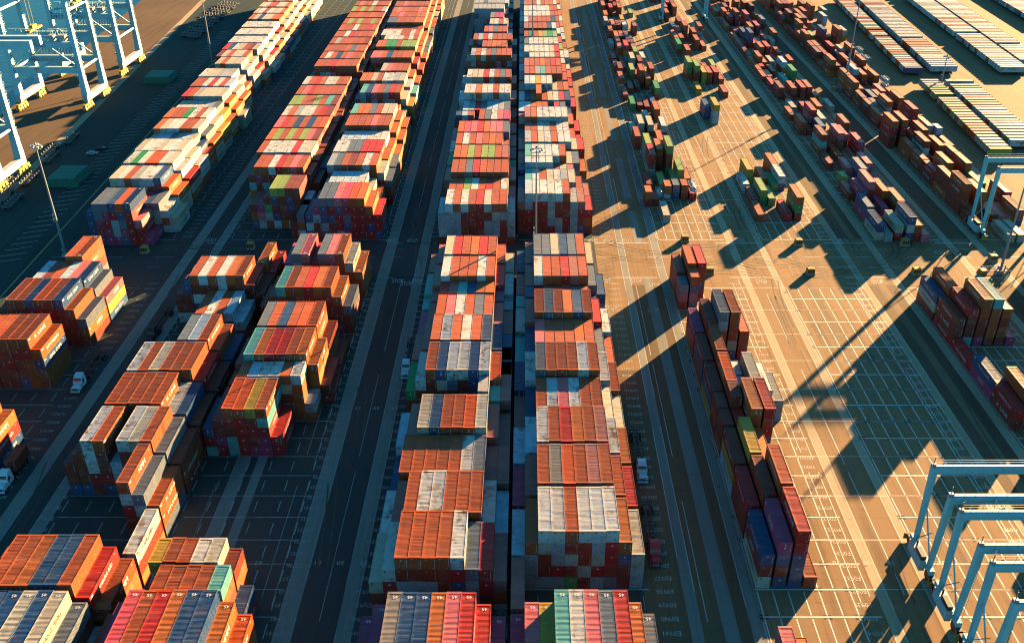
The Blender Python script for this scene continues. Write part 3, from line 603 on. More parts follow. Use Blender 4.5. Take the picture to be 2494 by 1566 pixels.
# parked road trailers, boxes lying across the view
TR = []
def trailers(x, y0, y1, L, pitch, cols, sh=.075):
    y = y0
    while y < y1:
        if rng.random() < .96:
            TR.append(dict(x=x+(y-470)*sh, y=y, L=L, c=rng.choice(cols)))
        y += pitch
trailers(204.3, 469.5, 640, 13.2, 3.55, 'wwwwwwwwcccgro'); trailers(190.2, 466.5, 640, 8.8, 3.55, 'cccorwwowwrnG')
trailers(238.6, 468, 660, 13.4, 3.5, 'wwwwwwwwwccgr'); trailers(253.6, 482, 660, 13.2, 3.5, 'wwwwwwccco')
trailers(203.8, 361, 446, 13.2, 3.6, 'ccocycwcoor'); trailers(192, 351, 446, 8.6, 3.6, 'ccoorcGcycl')
trailers(296, 560, 680, 13.2, 3.5, 'gsgnkw')
for d in TR: CN.append(dict(row='T', by=d['y'], ci=d['x'], t=1, n=1, x=d['x'], y=d['y'], z=1.35, L=d['L'], h=2.75, c=d['c'], reef=False, far=True, across=True))
for d in CN:
    base = PAL[d['c']]; k = rng.uniform(.88, 1.1); hue = rng.uniform(-.06, .06)
    d['rgb'] = (min(.85, base[0]*k*(1+hue)), min(.85, base[1]*k), min(.85, base[2]*k*(1-hue)))
    d['door'] = d['c'] not in 'wcg' and rng.random() < .3
# ---- which ones show largest in the picture
F, PITCH, CH = 2275., math.atan(1347/2275.), 133.
vv, ff = [], []
def cbox(d):
    if d.get('across'): return d['x'], d['x']+d['L'], d['y'], d['y']+CW, d['z'], d['z']+d['h']
    return d['x']-CW/2, d['x']+CW/2, d['y'], d['y']+d['L'], d['z'], d['z']+d['h']
for d in CN:
    x0, x1, y0, y1, z0, z1 = cbox(d); n = len(vv)
    vv += [(x0, y0, z0), (x1, y0, z0), (x1, y1, z0), (x0, y1, z0), (x0, y0, z1), (x1, y0, z1), (x1, y1, z1), (x0, y1, z1)]
    ff += [tuple(i+n for i in f) for f in MB.BF]
bvh = BVHTree.FromPolygons(vv, ff)
hits = [0]*len(CN); top_hit = [0]*len(CN)
ST = 5
cp, sp = math.cos(PITCH), math.sin(PITCH); eye = Vector((0, 0, CH))
for v in range(2, H2, ST):
    for u in range(2, W2, ST):
        a = (u-1280)/F; b_ = (v-783)/F
        d_ = Vector((a, cp-b_*sp, -sp-b_*cp))
        r = bvh.ray_cast(eye, d_)
        if r[2] is not None: hits[r[2]//6] += 1
order = sorted(range(len(CN)), key=lambda i: -hits[i])
BIG = [i for i in order[:300] if hits[i] > 3]
BIGS = set(BIG)
# ---- lettering: which words go on which long side
def words_for(d):
    c = d['c']
    r = random.Random(int(d['x']*7+d['y']*13+d['t']*101))
    if c in 'O': return 'HYUNDAI', 'w'
    if c == 'o': return r.choice(['HYUNDAI', 'HMM', 'HMM']), 'w'
    if c in 'rbx': return r.choice(['HMM', 'HYUNDAI', '', 'K LINE', '']), 'w'
    if c == 'R': return r.choice(['HYUNDAI', 'HAMBURG SÜD']), 'w'
    if c in 'pPm': return 'ONE', 'w'
    if c in 'wk': return 'MAERSK', 'd'
    if c == 'c': return ('EVERGREEN' if d['row'] in 'HI' else 'MAERSK'), 'd'
    if c in 'Gl': return 'EVERGREEN', 'w'
    if c == 'n': return r.choice(['CMA CGM', '']), 'w'
    return '', 'w'
FIX = {('B', 98.2, 7): ('YANG MING', 'r'), ('B', 126.2, 9): ('YANG MING', 'r'), ('I', 0): ()}
# ---- container parts as shared meshes
def corr_line(a, b_, pitch, dep):
    out = []; n = max(2, int(round((b_-a)/pitch))); p = (b_-a)/n
    for i in range(n):
        s = a+i*p
        out += [(s, 0), (s+p*.3, 0), (s+p*.5, -dep), (s+p*.8, -dep)]
    out.append((b_, 0)); return out
_pm = {}
def parts(L, h, var, doors):
    key = (round(L, 1), round(h, 2), var, doors)
    if key in _pm: return _pm[key]
    X = CW/2; w = MB()
    prof = corr_line(.12, L-.12, .29 if L > 7 else .28, .036)
    for s in (1, -1):
        vs = []; 
        for t, dd in prof: vs += [(s*(X-.02+dd), t, .16), (s*(X-.02+dd), t, h-.1)]
        fs = [(2*i, 2*i+2, 2*i+3, 2*i+1) if s > 0 else (2*i+1, 2*i+3, 2*i+2, 2*i) for i in range(len(prof)-1)]
        w.add(vs, fs)
    pe = corr_line(-X+.12, X-.12, .23, .04)
    for yy, s in ((.03, -1), (L-.03, 1)):
        if doors and s < 0: continue
        vs = []
        for t, dd in pe: vs += [(t, yy-s*(-dd), .16), (t, yy-s*(-dd), h-.12)]
        fs = [(2*i, 2*i+2, 2*i+3, 2*i+1) if s < 0 else (2*i+1, 2*i+3, 2*i+2, 2*i) for i in range(len(pe)-1)]
        w.add(vs, fs)
    w.box(-X+.1, X-.1, .1, L-.1, .1, .15)
    r_ = random.Random(var*17+int(L*10)+int(h*10)); xs = [-X+.05, -.8, -.3, .3, .8, X-.05]
    pr = corr_line(.14, L-.14, .25, .03)
    ph = [(r_.uniform(2.5, 9), r_.uniform(0, 6), r_.uniform(.002, .007)) for _ in range(5)]
    rf = MB(); vs = []
    for t, dd in pr:
        for j, xx in enumerate(xs):
            e = 0 if j in (0, 5) else sum(a*math.sin(k*t+p) for k, p, a in ph)-.02
            vs.append((xx, t, h-.035+dd+(e if 0 < j < 5 else 0)))
    fs = []
    for i in range(len(pr)-1):
        for j in range(5): fs.append((i*6+j, i*6+j+1, (i+1)*6+j+1, (i+1)*6+j))
    rf.add(vs, fs)
    f = MB()
    for sx in (-1, 1):
        a, b_ = sorted((sx*X, sx*(X-.11)))
        for y0 in (0, L-.13): f.box(a, b_, y0, y0+.13, .119, h-.119)
        a2, b2 = sorted((sx*X, sx*(X-.055)))
        f.box(a2, b2, .17, L-.17, h-.09, h-.004); f.box(a2, b2, .17, L-.17, .03, .17)
        for y0 in (-.004, L-.174):
            for z0 in (0, h-.118):
                c1, c2 = sorted((sx*(X+.004), sx*(X-.162))); f.box(c1, c2, y0, y0+.178, z0, z0+.118)
    for y0 in (.006, L-.12):
        f.box(-X+.163, X-.163, y0, y0+.114, h-.13, h-.006); f.box(-X+.163, X-.163, y0, y0+.114, .02, .17)
    for y0 in (.16, L-.4): f.box(-X+.1, X-.1, y0, y0+.24, h-.034, h-.012)
    res = [('wall_panels', w.mesh('wall_panels', M_paint)), ('roof_panel', rf.mesh('roof_panel', M_paint)), ('frame', f.mesh('frame', M_paint))]
    dr = None
    if doors:
        dr = []
        for s in (-1, 1):
            m_ = MB(); a, b_ = sorted((s*.012, s*(X-.115))); m_.box(a, b_, .03, .08, .18, h-.135)
            for k in range(5):
                zz = .28+k*(h-.6)/5; m_.box(a+.08, b_-.08, .015, .03, zz, zz+(h-.6)/5-.1)
            for k in range(4): zz = .4+k*(h-.8)/3.2; m_.box(min(s*(X-.12), s*(X-.2)), max(s*(X-.12), s*(X-.2)), .0, .03, zz, zz+.12)
            bars = MB()
            for xx in (s*.3, s*.85):
                bars.cyl((xx, -.005, .1), (xx, -.005, h-.06), .022, n=6)
                bars.box(min(xx, xx+s*.28), max(xx, xx+s*.28), -.03, -.012, 1.0, 1.05)
            dr.append((m_.mesh('door', M_paint), bars.mesh('locking_bars', M_steel)))
    _pm[key] = (res, dr)
    return _pm[key]
_lm = {}
def letter_mesh(s, L, h, side, ink):
    key = (s, round(L), round(h, 1), side, ink)
    if key not in _lm:
        m_ = MB(); X = CW/2+.006
        sx = 1 if side == 'right' else -1
        big = s in ('ONE', 'HMM')
        put_text(m_, s, (sx*X, L*(.5 if not big else .56), h*.55), (0, sx, 0), (0, 0, 1), 1.15 if big else .85, 3.4 if big else min(6.5, L*.55))
        put_text(m_, 'XXXU 4' if 0 else '45G1', (sx*X, L*(.9 if sx > 0 else .1), h*.8), (0, sx, 0), (0, 0, 1), .18)
        m_.box(min(sx*X, sx*(X-.004)), max(sx*X, sx*(X-.004)), (.4 if sx > 0 else L-1.2), (1.2 if sx > 0 else L-.4), h*.75, h*.87)
        _lm[key] = m_.mesh('side_lettering', {'w': M_white, 'd': M_dark, 'r': M_redmark, 'p': M_purple}[ink])
    return _lm[key]
def end_mesh(c, h, door, k):
    key = ('end', c in 'rbRx', c in 'wcgk', c in 'pPm', round(h, 1), door, k)
    if key not in _lm:
        m_ = MB(); y = -.012 if not door else -.03
        if c in 'rbx' and not door:
            put_text(m_, 'tex', (-.62, y, h-.42), (1, 0, 0), (0, 0, 1), .2, .62)
            m_.box(.92, .98, y, y+.004, .6, h-.4); m_.box(.55, .75, y, y+.004, .35, .5)
        elif c in 'wcgk' and not door:
            m_.box(-.75, -.45, y, y+.004, h-.62, h-.32); m_.box(.3, .45, y, y+.004, h-.5, h-.38); m_.box(.4, .6, y, y+.004, .5, .75)
        else:
            m_.box(.84, .92, y, y+.004, .7, h-.5); m_.box(-.2, .05, y, y+.004, h-.75, h-.5)
            if k: m_.cyl((-.1, y, h*.55), (-.1, y+.004, h*.55), .2, n=12)
        _lm[key] = m_.mesh('end_marking', M_dark if c in 'wcgk' else M_white)
    return _lm[key]
def roof45(L, h):
    key = ('45', L, h)
    if key not in _lm:
        m_ = MB()
        for y, s in ((L-1.15, -1), (.95, -1)): put_text(m_, '45', (.15, y, h+.004), (s, 0, 0), (0, s, 0), .62, .9)
        _lm[key] = m_.mesh('roof_number', M_white)
    return _lm[key]
# ---- ordinals for the labels
ORD = ['', 'first', 'second', 'third', 'fourth', 'fifth', 'sixth', 'seventh', 'eighth', 'ninth', 'tenth', 'eleventh', 'twelfth', 'thirteenth', 'fourteenth', 'fifteenth', 'sixteenth', 'seventeenth', 'eighteenth', 'nineteenth', 'twentieth'] + [f'{a}-{b_}' for a in ('twenty', 'thirty') for b_ in ('first', 'second', 'third', 'fourth', 'fifth', 'sixth', 'seventh', 'eighth', 'ninth')]
bays = {}
for d in CN: bays.setdefault((d['row'], d['far']), set()).add(d['by'])
bidx = {}
for (row, far), s_ in bays.items():
    for k, y in enumerate(sorted(s_, reverse=not far)): bidx[(row, y)] = k+1
stacks = {}
for d in CN: stacks.setdefault((d['row'], d['by']), set()).add(d['ci'])
tops = {}
for d in CN:
    if d['t'] == d['n']: tops.setdefault((d['row'], d['by']), []).append(d['c'])
used = {}
def clabel(d):
    key = (d['row'], d['by']); cn = CNAME[d['c']]
    side = 'beyond' if d['far'] else 'before'
    bay = f"{ORD[bidx[key]]} bay {side} aisle"
    if d['row'] == 'T': lab = f"{cn} box on a parked road trailer in the trailer rows, {ORD[min(39, bidx[key])]} from the front"
    else:
        so = sorted(stacks[key]).index(d['ci'])+1; lev = d['n']-d['t']
        if lev == 0 and len(tops[key]) > 1 and tops[key].count(d['c']) == 1:
            lab = f"the only {cn} container atop row {d['row']} in its {bay}"
        elif len(stacks[key]) == 1:
            lab = f"{cn} container, {'top' if lev == 0 else ORD[lev+1]+' from top'} of the lone stack, row {d['row']}, {bay}"
        else:
            lab = f"{cn} container, {'top' if lev == 0 else ORD[lev+1]+' from top'}, row {d['row']}, {ORD[so]} stack from quay, {bay}"
    return lab
def make_container(i):
    d = CN[i]; L = d['L']; h = d['h']
    if d.get('across'): t = thing('parked_trailer_box', clabel(d), 'shipping container', (d['x']+L, d['y']+CW/2, d['z']), R(90), 'shipping containers in the yard')
    else: t = thing('shipping_container', clabel(d), 'shipping container', (d['x'], d['y'], d['z']), 0, 'shipping containers in the yard')
    ps, dr = parts(L, h, i % 3, d['door'])
    C4 = (*d['rgb'], 1)
    for nm, me in ps:
        o = link(nm, me, t); o.color = C4
    if dr:
        for dm, bm_ in dr:
            o = link('door', dm, t); o.color = C4; link('locking_bars', bm_, o)
    if d['reef']:
        link('cooling_unit', reefer_mesh(h), t)
    elif not d.get('across'):
        link('end_marking', end_mesh(d['c'], h, d['door'], i % 2), t)
    s_, ink = FIX.get((d['row'], d['by'], d['ci']), words_for(d)) if d['t'] == d['n'] else words_for(d)
    if s_ and L > 7 and (hits[i] > 10):
        link('side_lettering', letter_mesh(s_, L, h, 'left' if d.get('left') else 'right', ink), t)
    if L > 13.45 and d['t'] == d['n']: link('roof_number', roof45(L, h), t)
    return t
def reefer_mesh(h):
    key = ('reef', round(h, 2))
    if key not in _lm:
        m_ = MB(); m_.box(-.95, .95, -.03, .02, .25, h-.2, 1); m_.cyl((-.25, -.05, h*.62), (-.25, -.03, h*.62), .52, n=18); m_.cyl((-.25, -.08, h*.62), (-.25, -.05, h*.62), .14, n=10, mi=1)
        m_.box(-.8, .8, -.045, -.03, .4, h*.38); m_.box(.45, .8, -.045, -.03, h*.5, h*.8)
        _lm[key] = m_.mesh('cooling_unit', [M_black, M_sill])
    return _lm[key]
for i in BIG: make_container(i)
# ---- all the others: one mass
mv, mf, mc = [], [], []
mt = MB(); mtw = MB()
for i, d in enumerate(CN):
    if i in BIGS: continue
    x0, x1, y0, y1, z0, z1 = cbox(d); z0 += .008; n = len(mv); e = .06; dz = .05
    if hits[i] or d['t'] == d['n']:
        mv += [(x0, y0, z0), (x1, y0, z0), (x1, y1, z0), (x0, y1, z0), (x0, y0, z1), (x1, y0, z1), (x1, y1, z1), (x0, y1, z1)]
        mv += [(x0+e, y0+e, z1), (x1-e, y0+e, z1), (x1-e, y1-e, z1), (x0+e, y1-e, z1), (x0+e, y0+e, z1-dz), (x1-e, y0+e, z1-dz), (x1-e, y1-e, z1-dz), (x0+e, y1-e, z1-dz)]
        fs = [(0, 3, 2, 1), (0, 1, 5, 4), (1, 2, 6, 5), (2, 3, 7, 6), (3, 0, 4, 7), (4, 5, 9, 8), (5, 6, 10, 9), (6, 7, 11, 10), (7, 4, 8, 11), (8, 9, 13, 12), (9, 10, 14, 13), (10, 11, 15, 14), (11, 8, 12, 15), (12, 13, 14, 15)]
    else:
        mv += [(x0, y0, z0), (x1, y0, z0), (x1, y1, z0), (x0, y1, z0), (x0, y0, z1), (x1, y0, z1), (x1, y1, z1), (x0, y1, z1)]; fs = MB.BF
    mf += [tuple(k+n for k in f) for f in fs]; mc += [d['rgb']]*len(fs)
    if hits[i] > 2:
        s_, ink = words_for(d); xm = (x0+x1)/2; ym = (y0+y1)/2
        if s_ and d['L'] > 7 and not d.get('across'):
            sx = -1 if d.get('left') else 1
            put_text(mt if ink == 'd' else mtw, s_, (xm+sx*(CW/2+.012), ym, z0+d['h']*.55), (0, sx, 0), (0, 0, 1), .95, 3.2 if s_ in ('ONE', 'HMM') else 6.)
        elif d.get('across') and d['c'] in 'wc': put_text(mt, 'MAERSK', (xm, y0-.012, z0+d['h']*.55), (1, 0, 0), (0, 0, 1), .9, 6.)
        if not d.get('across'):
            if d['reef']:
                mt.cyl((xm-.25, y0-.02, z0+d['h']*.62), (xm-.25, y0-.012, z0+d['h']*.62), .55, n=10); mt.box(xm-.8, xm+.8, y0-.02, y0-.012, z0+.4, z0+1.)
            elif d['c'] in 'rb' and i % 2: put_text(mtw, 'tex', (xm-.6, y0-.012, z1-.45), (1, 0, 0), (0, 0, 1), .2, .62); mtw.box(xm+.9, xm+.96, y0-.014, y0-.01, z0+.6, z1-.4)
            elif d['c'] in 'pPmnRG': mtw.box(xm-.15, xm+.2, y0-.014, y0-.01, z1-1.0, z1-.65)
            elif d['c'] in 'wcgk': mt.box(xm-.7, xm-.45, y0-.014, y0-.01, z1-.6, z1-.35); mt.box(xm+.4, xm+.6, y0-.014, y0-.01, z0+.5, z0+.75)
nm = len(mf); v0 = len(mv)
for mb_, c_ in ((mt, (.04, .05, .08)), (mtw, (.75, .72, .68))):
    n = len(mv); mv += mb_.v; mf += [tuple(k+n for k in f) for f in mb_.f]; mc += [c_]*len(mb_.f)
me = bpy.data.meshes.new('container_mass'); me.from_pydata(mv, [], mf); me.update(); me.materials.append(M_mass)
at = me.attributes.new('col', 'FLOAT_COLOR', 'FACE'); at.data.foreach_set('color', np.array([(*c, 1.) for c in mc], dtype=np.float32).ravel())
o = link('container_stacks', me); struct(o, 'stuff', 'the many smaller far and half hidden shipping containers of the yard stacks'); o['category'] = 'containers'; o['group'] = 'shipping containers in the yard'
print('containers', len(CN), 'individual', len(BIG), 'last hits', hits[BIG[-1]], 'mass faces', len(mf), 'visible', sum(1 for h_ in hits if h_))
# ------------------------------------------------------------------ tank containers
def tank_container(d, label):
    t = thing('tank_container', label, 'tank container', (d['x'], d['y'], d['z']), 0, 'tank containers among the boxes')
    L = d['L']; h = 2.59
    m_ = MB(); r = 1.08
    prof = [(.35, .2), (.42, .75), (.6, 1.0), (.9, r), (L-.9, r), (L-.6, 1.0), (L-.42, .75), (L-.35, .2)]
    n = 20; vs = []
    for y, rr in prof:
        for i in range(n): a = 2*math.pi*i/n; vs.append((rr*math.cos(a), y, 1.35+rr*math.sin(a)))
    fs = [(k*n+i, k*n+(i+1) % n, (k+1)*n+(i+1) % n, (k+1)*n+i) for k in range(len(prof)-1) for i in range(n)] + [tuple(range(n)), tuple(range(len(vs)-1, len(vs)-n-1, -1))]
    m_.add(vs, fs); m_.build('tank', M_tank, t, smooth=True)
    f = MB(); X = 1.2
    for y in (.06, L-.06):
        for sx in (-1, 1): f.bar((sx*X, y, 0), (sx*X, y, h), .12); f.bar((sx*X, y, h*.55), (sx*.2, y, h-.05), .08); f.bar((sx*X, y, h*.45), (sx*.2, y, .06), .08)
        f.bar((-X, y, h-.06), (X, y, h-.06), .1); f.bar((-X, y, .06), (X, y, .06), .1)
    for sx in (-1, 1): f.bar((sx*X, 0, .06), (sx*X, L, .06), .1); f.bar((sx*X, 0, h-.05), (sx*X, L, h-.05), .08)
    f.build('tank_frame', M_white, t)
    w = MB(); w.box(-.3, .3, .5, L-.5, h-.1, h-.06); w.cyl((0, L*.5, h-.1), (0, L*.5, h+.05), .28, n=12); w.build('walkway', M_steel, t)
tl = ['silver tank container, lower of a pair, ochre lit row F end beside orange box', 'silver tank container on red box at the road end of row F', 'dull tank container low in row F beside stacked orange box']
ti = 0
for d in TANKS:
    lb = f"silver tank container, {'upper' if d['t'] == d['n'] else 'lower'} tier, row {d['row']}, {ORD[ti+1]} tank back from aisle"; ti += 1
    tank_container(d, lb)
# ------------------------------------------------------------------ road tractors with skeletal trailers (cab towards the camera)
def wheel(parent, x, y, r=.5, w=.3):
    m_ = MB(); m_.cyl((x-w/2, y, r), (x+w/2, y, r), r, n=18); o = m_.build('wheel', M_rubber, parent)
    h_ = MB(); s = 1 if x > 0 else -1; h_.cyl((x+s*w/2, y, r), (x+s*(w/2+.02), y, r), r*.5, n=12); h_.build('hub', M_steel, o)
def truck(x, y, paint, label, load=None, rz=0., tl=18.2):
    t = thing('yard_truck', label, 'truck', (x, y, .012), rz)
    m_ = MB(); m_.taper(-1.05, 1.05, .35, 2.2, .75, -.9, .9, .45, 2.2, 1.6); m_.taper(-.9, .9, .45, 2.2, 1.6, -.72, .72, .75, 2.2, 1.75); m_.build('hood', paint, t)
    gr = MB(); gr.box(-.6, .6, .3, .36, .8, 1.45); gr.build('grille', M_chrome, t)
    bp = MB(); bp.box(-1.15, 1.15, .12, .34, .42, .8); bp.build('bumper', M_chrome if paint is M_truckr else paint, t)
    c = MB(); c.taper(-1.15, 1.15, 2.2, 4.7, .75, -1.15, 1.15, 2.2, 4.7, 1.75); c.taper(-1.15, 1.15, 2.2, 4.7, 1.75, -1.02, 1.02, 2.75, 4.7, 2.75)
    c.taper(-1.02, 1.02, 2.75, 4.7, 2.75, -.9, .9, 3.6, 4.7, 3.55); c.build('cab', paint, t)
    w = MB(); e = .015; w.quad((-1.0, 2.27-e, 1.82), (1.0, 2.27-e, 1.82), (.9, 2.7-e, 2.66), (-.9, 2.7-e, 2.66)); 
    for s in (-1, 1): w.quad((s*(1.145+e), 2.7, 1.8), (s*(1.145+e), 3.6, 1.8), (s*(1.05+e), 3.6, 2.6), (s*(1.06+e), 2.95, 2.55))
    w.build('windscreen', M_glass, t)
    v = MB(); v.box(-.85, .85, 2.55, 2.78, 2.72, 2.9); v.build('sun_visor', M_black if paint is not M_truckr else paint, t)
    for s in (-1, 1):
        hl = MB(); hl.box(min(s*.7, s*.98), max(s*.7, s*.98), .3, .4, .95, 1.2); hl.build('headlight', M_glass, t)
        mr = MB(); mr.box(min(s*1.3, s*1.5), max(s*1.3, s*1.5), 2.45, 2.55, 1.8, 2.4); mr.bar((s*1.1, 2.5, 2.1), (s*1.35, 2.5, 2.1), .05); mr.build('mirror', M_black, t)
        st = MB(); st.cyl((s*.85, 4.78, .8), (s*.85, 4.78, 3.5), .08, n=8); st.build('exhaust_stack', M_chrome, t)
        fn = MB(); fn.taper(min(s*.8, s*1.2), max(s*.8, s*1.2), .6, 1.9, 1.0, min(s*.85, s*1.18), max(s*.85, s*1.18), .8, 1.7, 1.14); fn.build('mudguard', paint, t)
    ch = MB(); ch.box(-.5, -.35, 1., 8., .7, .95); ch.box(.35, .5, 1., 8., .7, .95); ch.box(-.5, .5, 5., 7.6, .95, 1.05); ch.build('chassis', M_black, t)
    for s in (-1, 1):
        wheel(t, s*1.0, 1.2); wheel(t, s*.95, 5.6, w=.55); wheel(t, s*.95, 6.9, w=.55)
    tr = MB()
    for s in (-.55, .55): tr.box(s-.1, s+.1, 6.2, tl, 1.08, 1.36)
    for y_ in np.linspace(6.4, tl-.2, 11): tr.box(-.55, .55, y_-.08, y_+.08, 1.1, 1.3)
    for y_ in (6.2, tl*.6, tl-.2): tr.box(-1.22, 1.22, y_-.12, y_+.12, 1.12, 1.37)
    tb = tr.build('trailer_frame', M_black, t)
    for s in (-1, 1):
        for y_ in (tl-2.6, tl-1.3): wheel(t, s*.95, y_, w=.55)
        lg = MB(); lg.box(s*.8-.06, s*.8+.06, 8.6, 8.75, .1, 1.1); lg.build('landing_leg', M_black, t)
    return t
truck(25.3, 155.4, M_truckw, 'white tractor with bare black trailer beside the paler stacks, facing out', )
truck(25.2, 130.8, M_truckr, 'red tractor with bare black trailer parked beside tall stacks')
truck(-111.1, 189.2, M_truckw, 'white tractor pulling empty skeletal trailer in the lane by row A')
truck(-111.8, 152.0, M_truckw, 'white tractor carrying a short dark maroon box past the orange stacks', tl=12.6)
truck(-30.4, 195.4, M_truckw, 'white tractor half hidden beside a green box, row D lane')
truck(-100.9, 212., M_black, 'dark tractor in the lane beside row B, partly behind stacked boxes')
CN.append(dict(row='A', by=161.5, ci=99, t=1, n=1, x=-111.8, y=158.3, z=1.4, L=6.06, h=2.59, c='b', reef=False, far=False, rgb=PAL['b'], door=False)); hits.append(400)
def lone(i, label):
    d = CN[i]; t = thing('shipping_container', label, 'shipping container', (d['x'], d['y'], d['z']), 0, 'shipping containers in the yard')
    for nm, me in parts(d['L'], d['h'], 0, False)[0]: o = link(nm, me, t); o.color = (*d['rgb'], 1)
    link('end_marking', end_mesh('b', d['h'], False, 0), t)
lone(len(CN)-1, 'short dark maroon container riding on the trailer of a white tractor')
# ------------------------------------------------------------------ rubber tyred gantry cranes
def rtg(x, yf, yb, label, span=26.5, H=20.6, rail=True):
    t = thing('gantry_crane', label, 'gantry crane', (x, yf, .012), 0, 'rubber tyred gantry cranes')
    D = yb-yf
    for y in (0, D):
        gd = MB(); gd.box(-.52, span+.52, y-.6, y+.6, H-1.4, H); g_ = gd.build('girder', M_blue, t)
        rl = MB(); rl.box(.2, span, y-.18, y+.18, H+.004, H+.16); rl.build('trolley_rail', M_sill, g_)
        hr = MB(); s = -1 if y == 0 else 1
        for k in range(15): hr.bar((span*k/14, y+s*.57, H), (span*k/14, y+s*.57, H+1.1), .05)
        for z in (H+.55, H+1.1): hr.bar((0, y+s*.57, z), (span, y+s*.57, z), .05)
        hr.build('handrail', M_steel, g_)
        for k in range(5):
            fl = MB(); fl.cyl((2+k*5.5, y+s*.9, H-.1), (2+k*5.5, y+s*1.1, H-.5), .16, .28, n=8); fl.build('floodlight', M_white, g_)
        for xx in (0, span):
            lg = MB(); yb_ = y+(.6 if y == 0 else -.6)
            lg.taper(xx-.4, xx+.4, yb_-.4, yb_+.4, 3.0, xx-.52, xx+.52, y-.58, y+.58, H-1.4); l_ = lg.build('leg', M_blue, t)
            ld = MB(); ld.bar((xx+.75, y, 3), (xx+.85, y, H-1), .06)
            for k in range(30): ld.bar((xx+.75, y-.2, 3+k*.55), (xx+.75, y+.2, 3+k*.55), .04)
            ld.build('ladder', M_steel, l_)
        mst = MB(); mst.bar((-.3, y, H), (-.3, y, H+2.2), .12); mst.box(-.7, .1, y-.3, y+.3, H+.01, H+.7); mst.build('mast', M_steel, t)
    for xx in (0, span):
        sb = MB(); sb.box(xx-.5, xx+.5, -1.0, D+1.0, 1.9, 3.0); sb.build('sill_beam', M_blue, t)
        br = MB(); br.bar((xx, .5, 3), (xx, D-.4, H*.62), .22); br.bar((xx, D-.5, 3), (xx, D*.35, 9.), .18); br.build('brace', M_blue, t)
        for y in (-.6, D+.6):
            bg = MB(); bg.box(xx-.55, xx+.55, y-1.3, y+1.3, 1.1, 1.9); b_ = bg.build('bogie', M_black, t)
            for dy in (-.85, .85): w = MB(); w.cyl((xx-.35, y+dy, .8), (xx+.35, y+dy, .8), .8, n=16); w.build('wheel', M_rubber, b_)
            gd = MB(); s = -1 if y < 0 else 1; gd.box(xx-.9, xx+.9, min(y+s*1.7, y+s*2.0), max(y+s*1.7, y+s*2.0), .3, 1.7); gd.build('wheel_guard', M_ochre, b_)
    eh = MB(); eh.box(-1.6, -.52, 1.0, D-1.2, 1.2, 3.6); e_ = eh.build('engine_house', M_sill, t)
    for k in range(7): q = MB(); q.box(-1.66, -1.6, 1.2+k*(D-2.6)/7, 1.2+(k+.75)*(D-2.6)/7, 1.5, 3.2); q.build('louvre_panel', M_pale, e_)
    tp = MB(); tp.box(-1.5, -.55, 1.3, D*.5, 3.62, 4.5); tp.cyl((-1., D*.6, 3.6), (-1., D*.6, 5.2), .18, n=8); tp.build('exhaust_box', M_black, t)
    tx = span*.86
    tr = MB(); tr.box(tx-2, tx+2, -.3, D+.3, H+.2, H+.9); tr.box(tx-1.2, tx+1.2, D*.3, D*.7, H+.9, H+2.3); tr.build('trolley', M_blue, t)
    cb = MB(); cb.box(tx+1.0, tx+2.6, D*.3, D*.3+1.8, H-3.4, H-1.4); cb.build('operator_cab', M_glass, t)
    sp = MB(); sp.box(tx-.6, tx+.6, -2.2, D+2.2, H-3, H-2.6)
    for yy in (1, D-1): sp.bar((tx, yy, H-2.6), (tx, yy, H+.2), .07)
    sp.build('spreader', M_bogie, t)
    return t
rtg(76.6, 128.3, 136.6, 'light blue gantry crane, first of the staggered trio, wholly inside the bright slots')
rtg(76.8, 116.0, 124.2, 'light blue gantry crane standing in the middle of the staggered trio')
rtg(77.0, 103.6, 111.8, 'light blue gantry crane of the trio cut by the bottom edge')
rtg(150., 279., 288.3, 'blue gantry crane straddling maroon boxes near the cream ones', H=24)
rtg(83.2, 581, 590, 'pale distant gantry crane straddling the small coloured stacks', H=23)
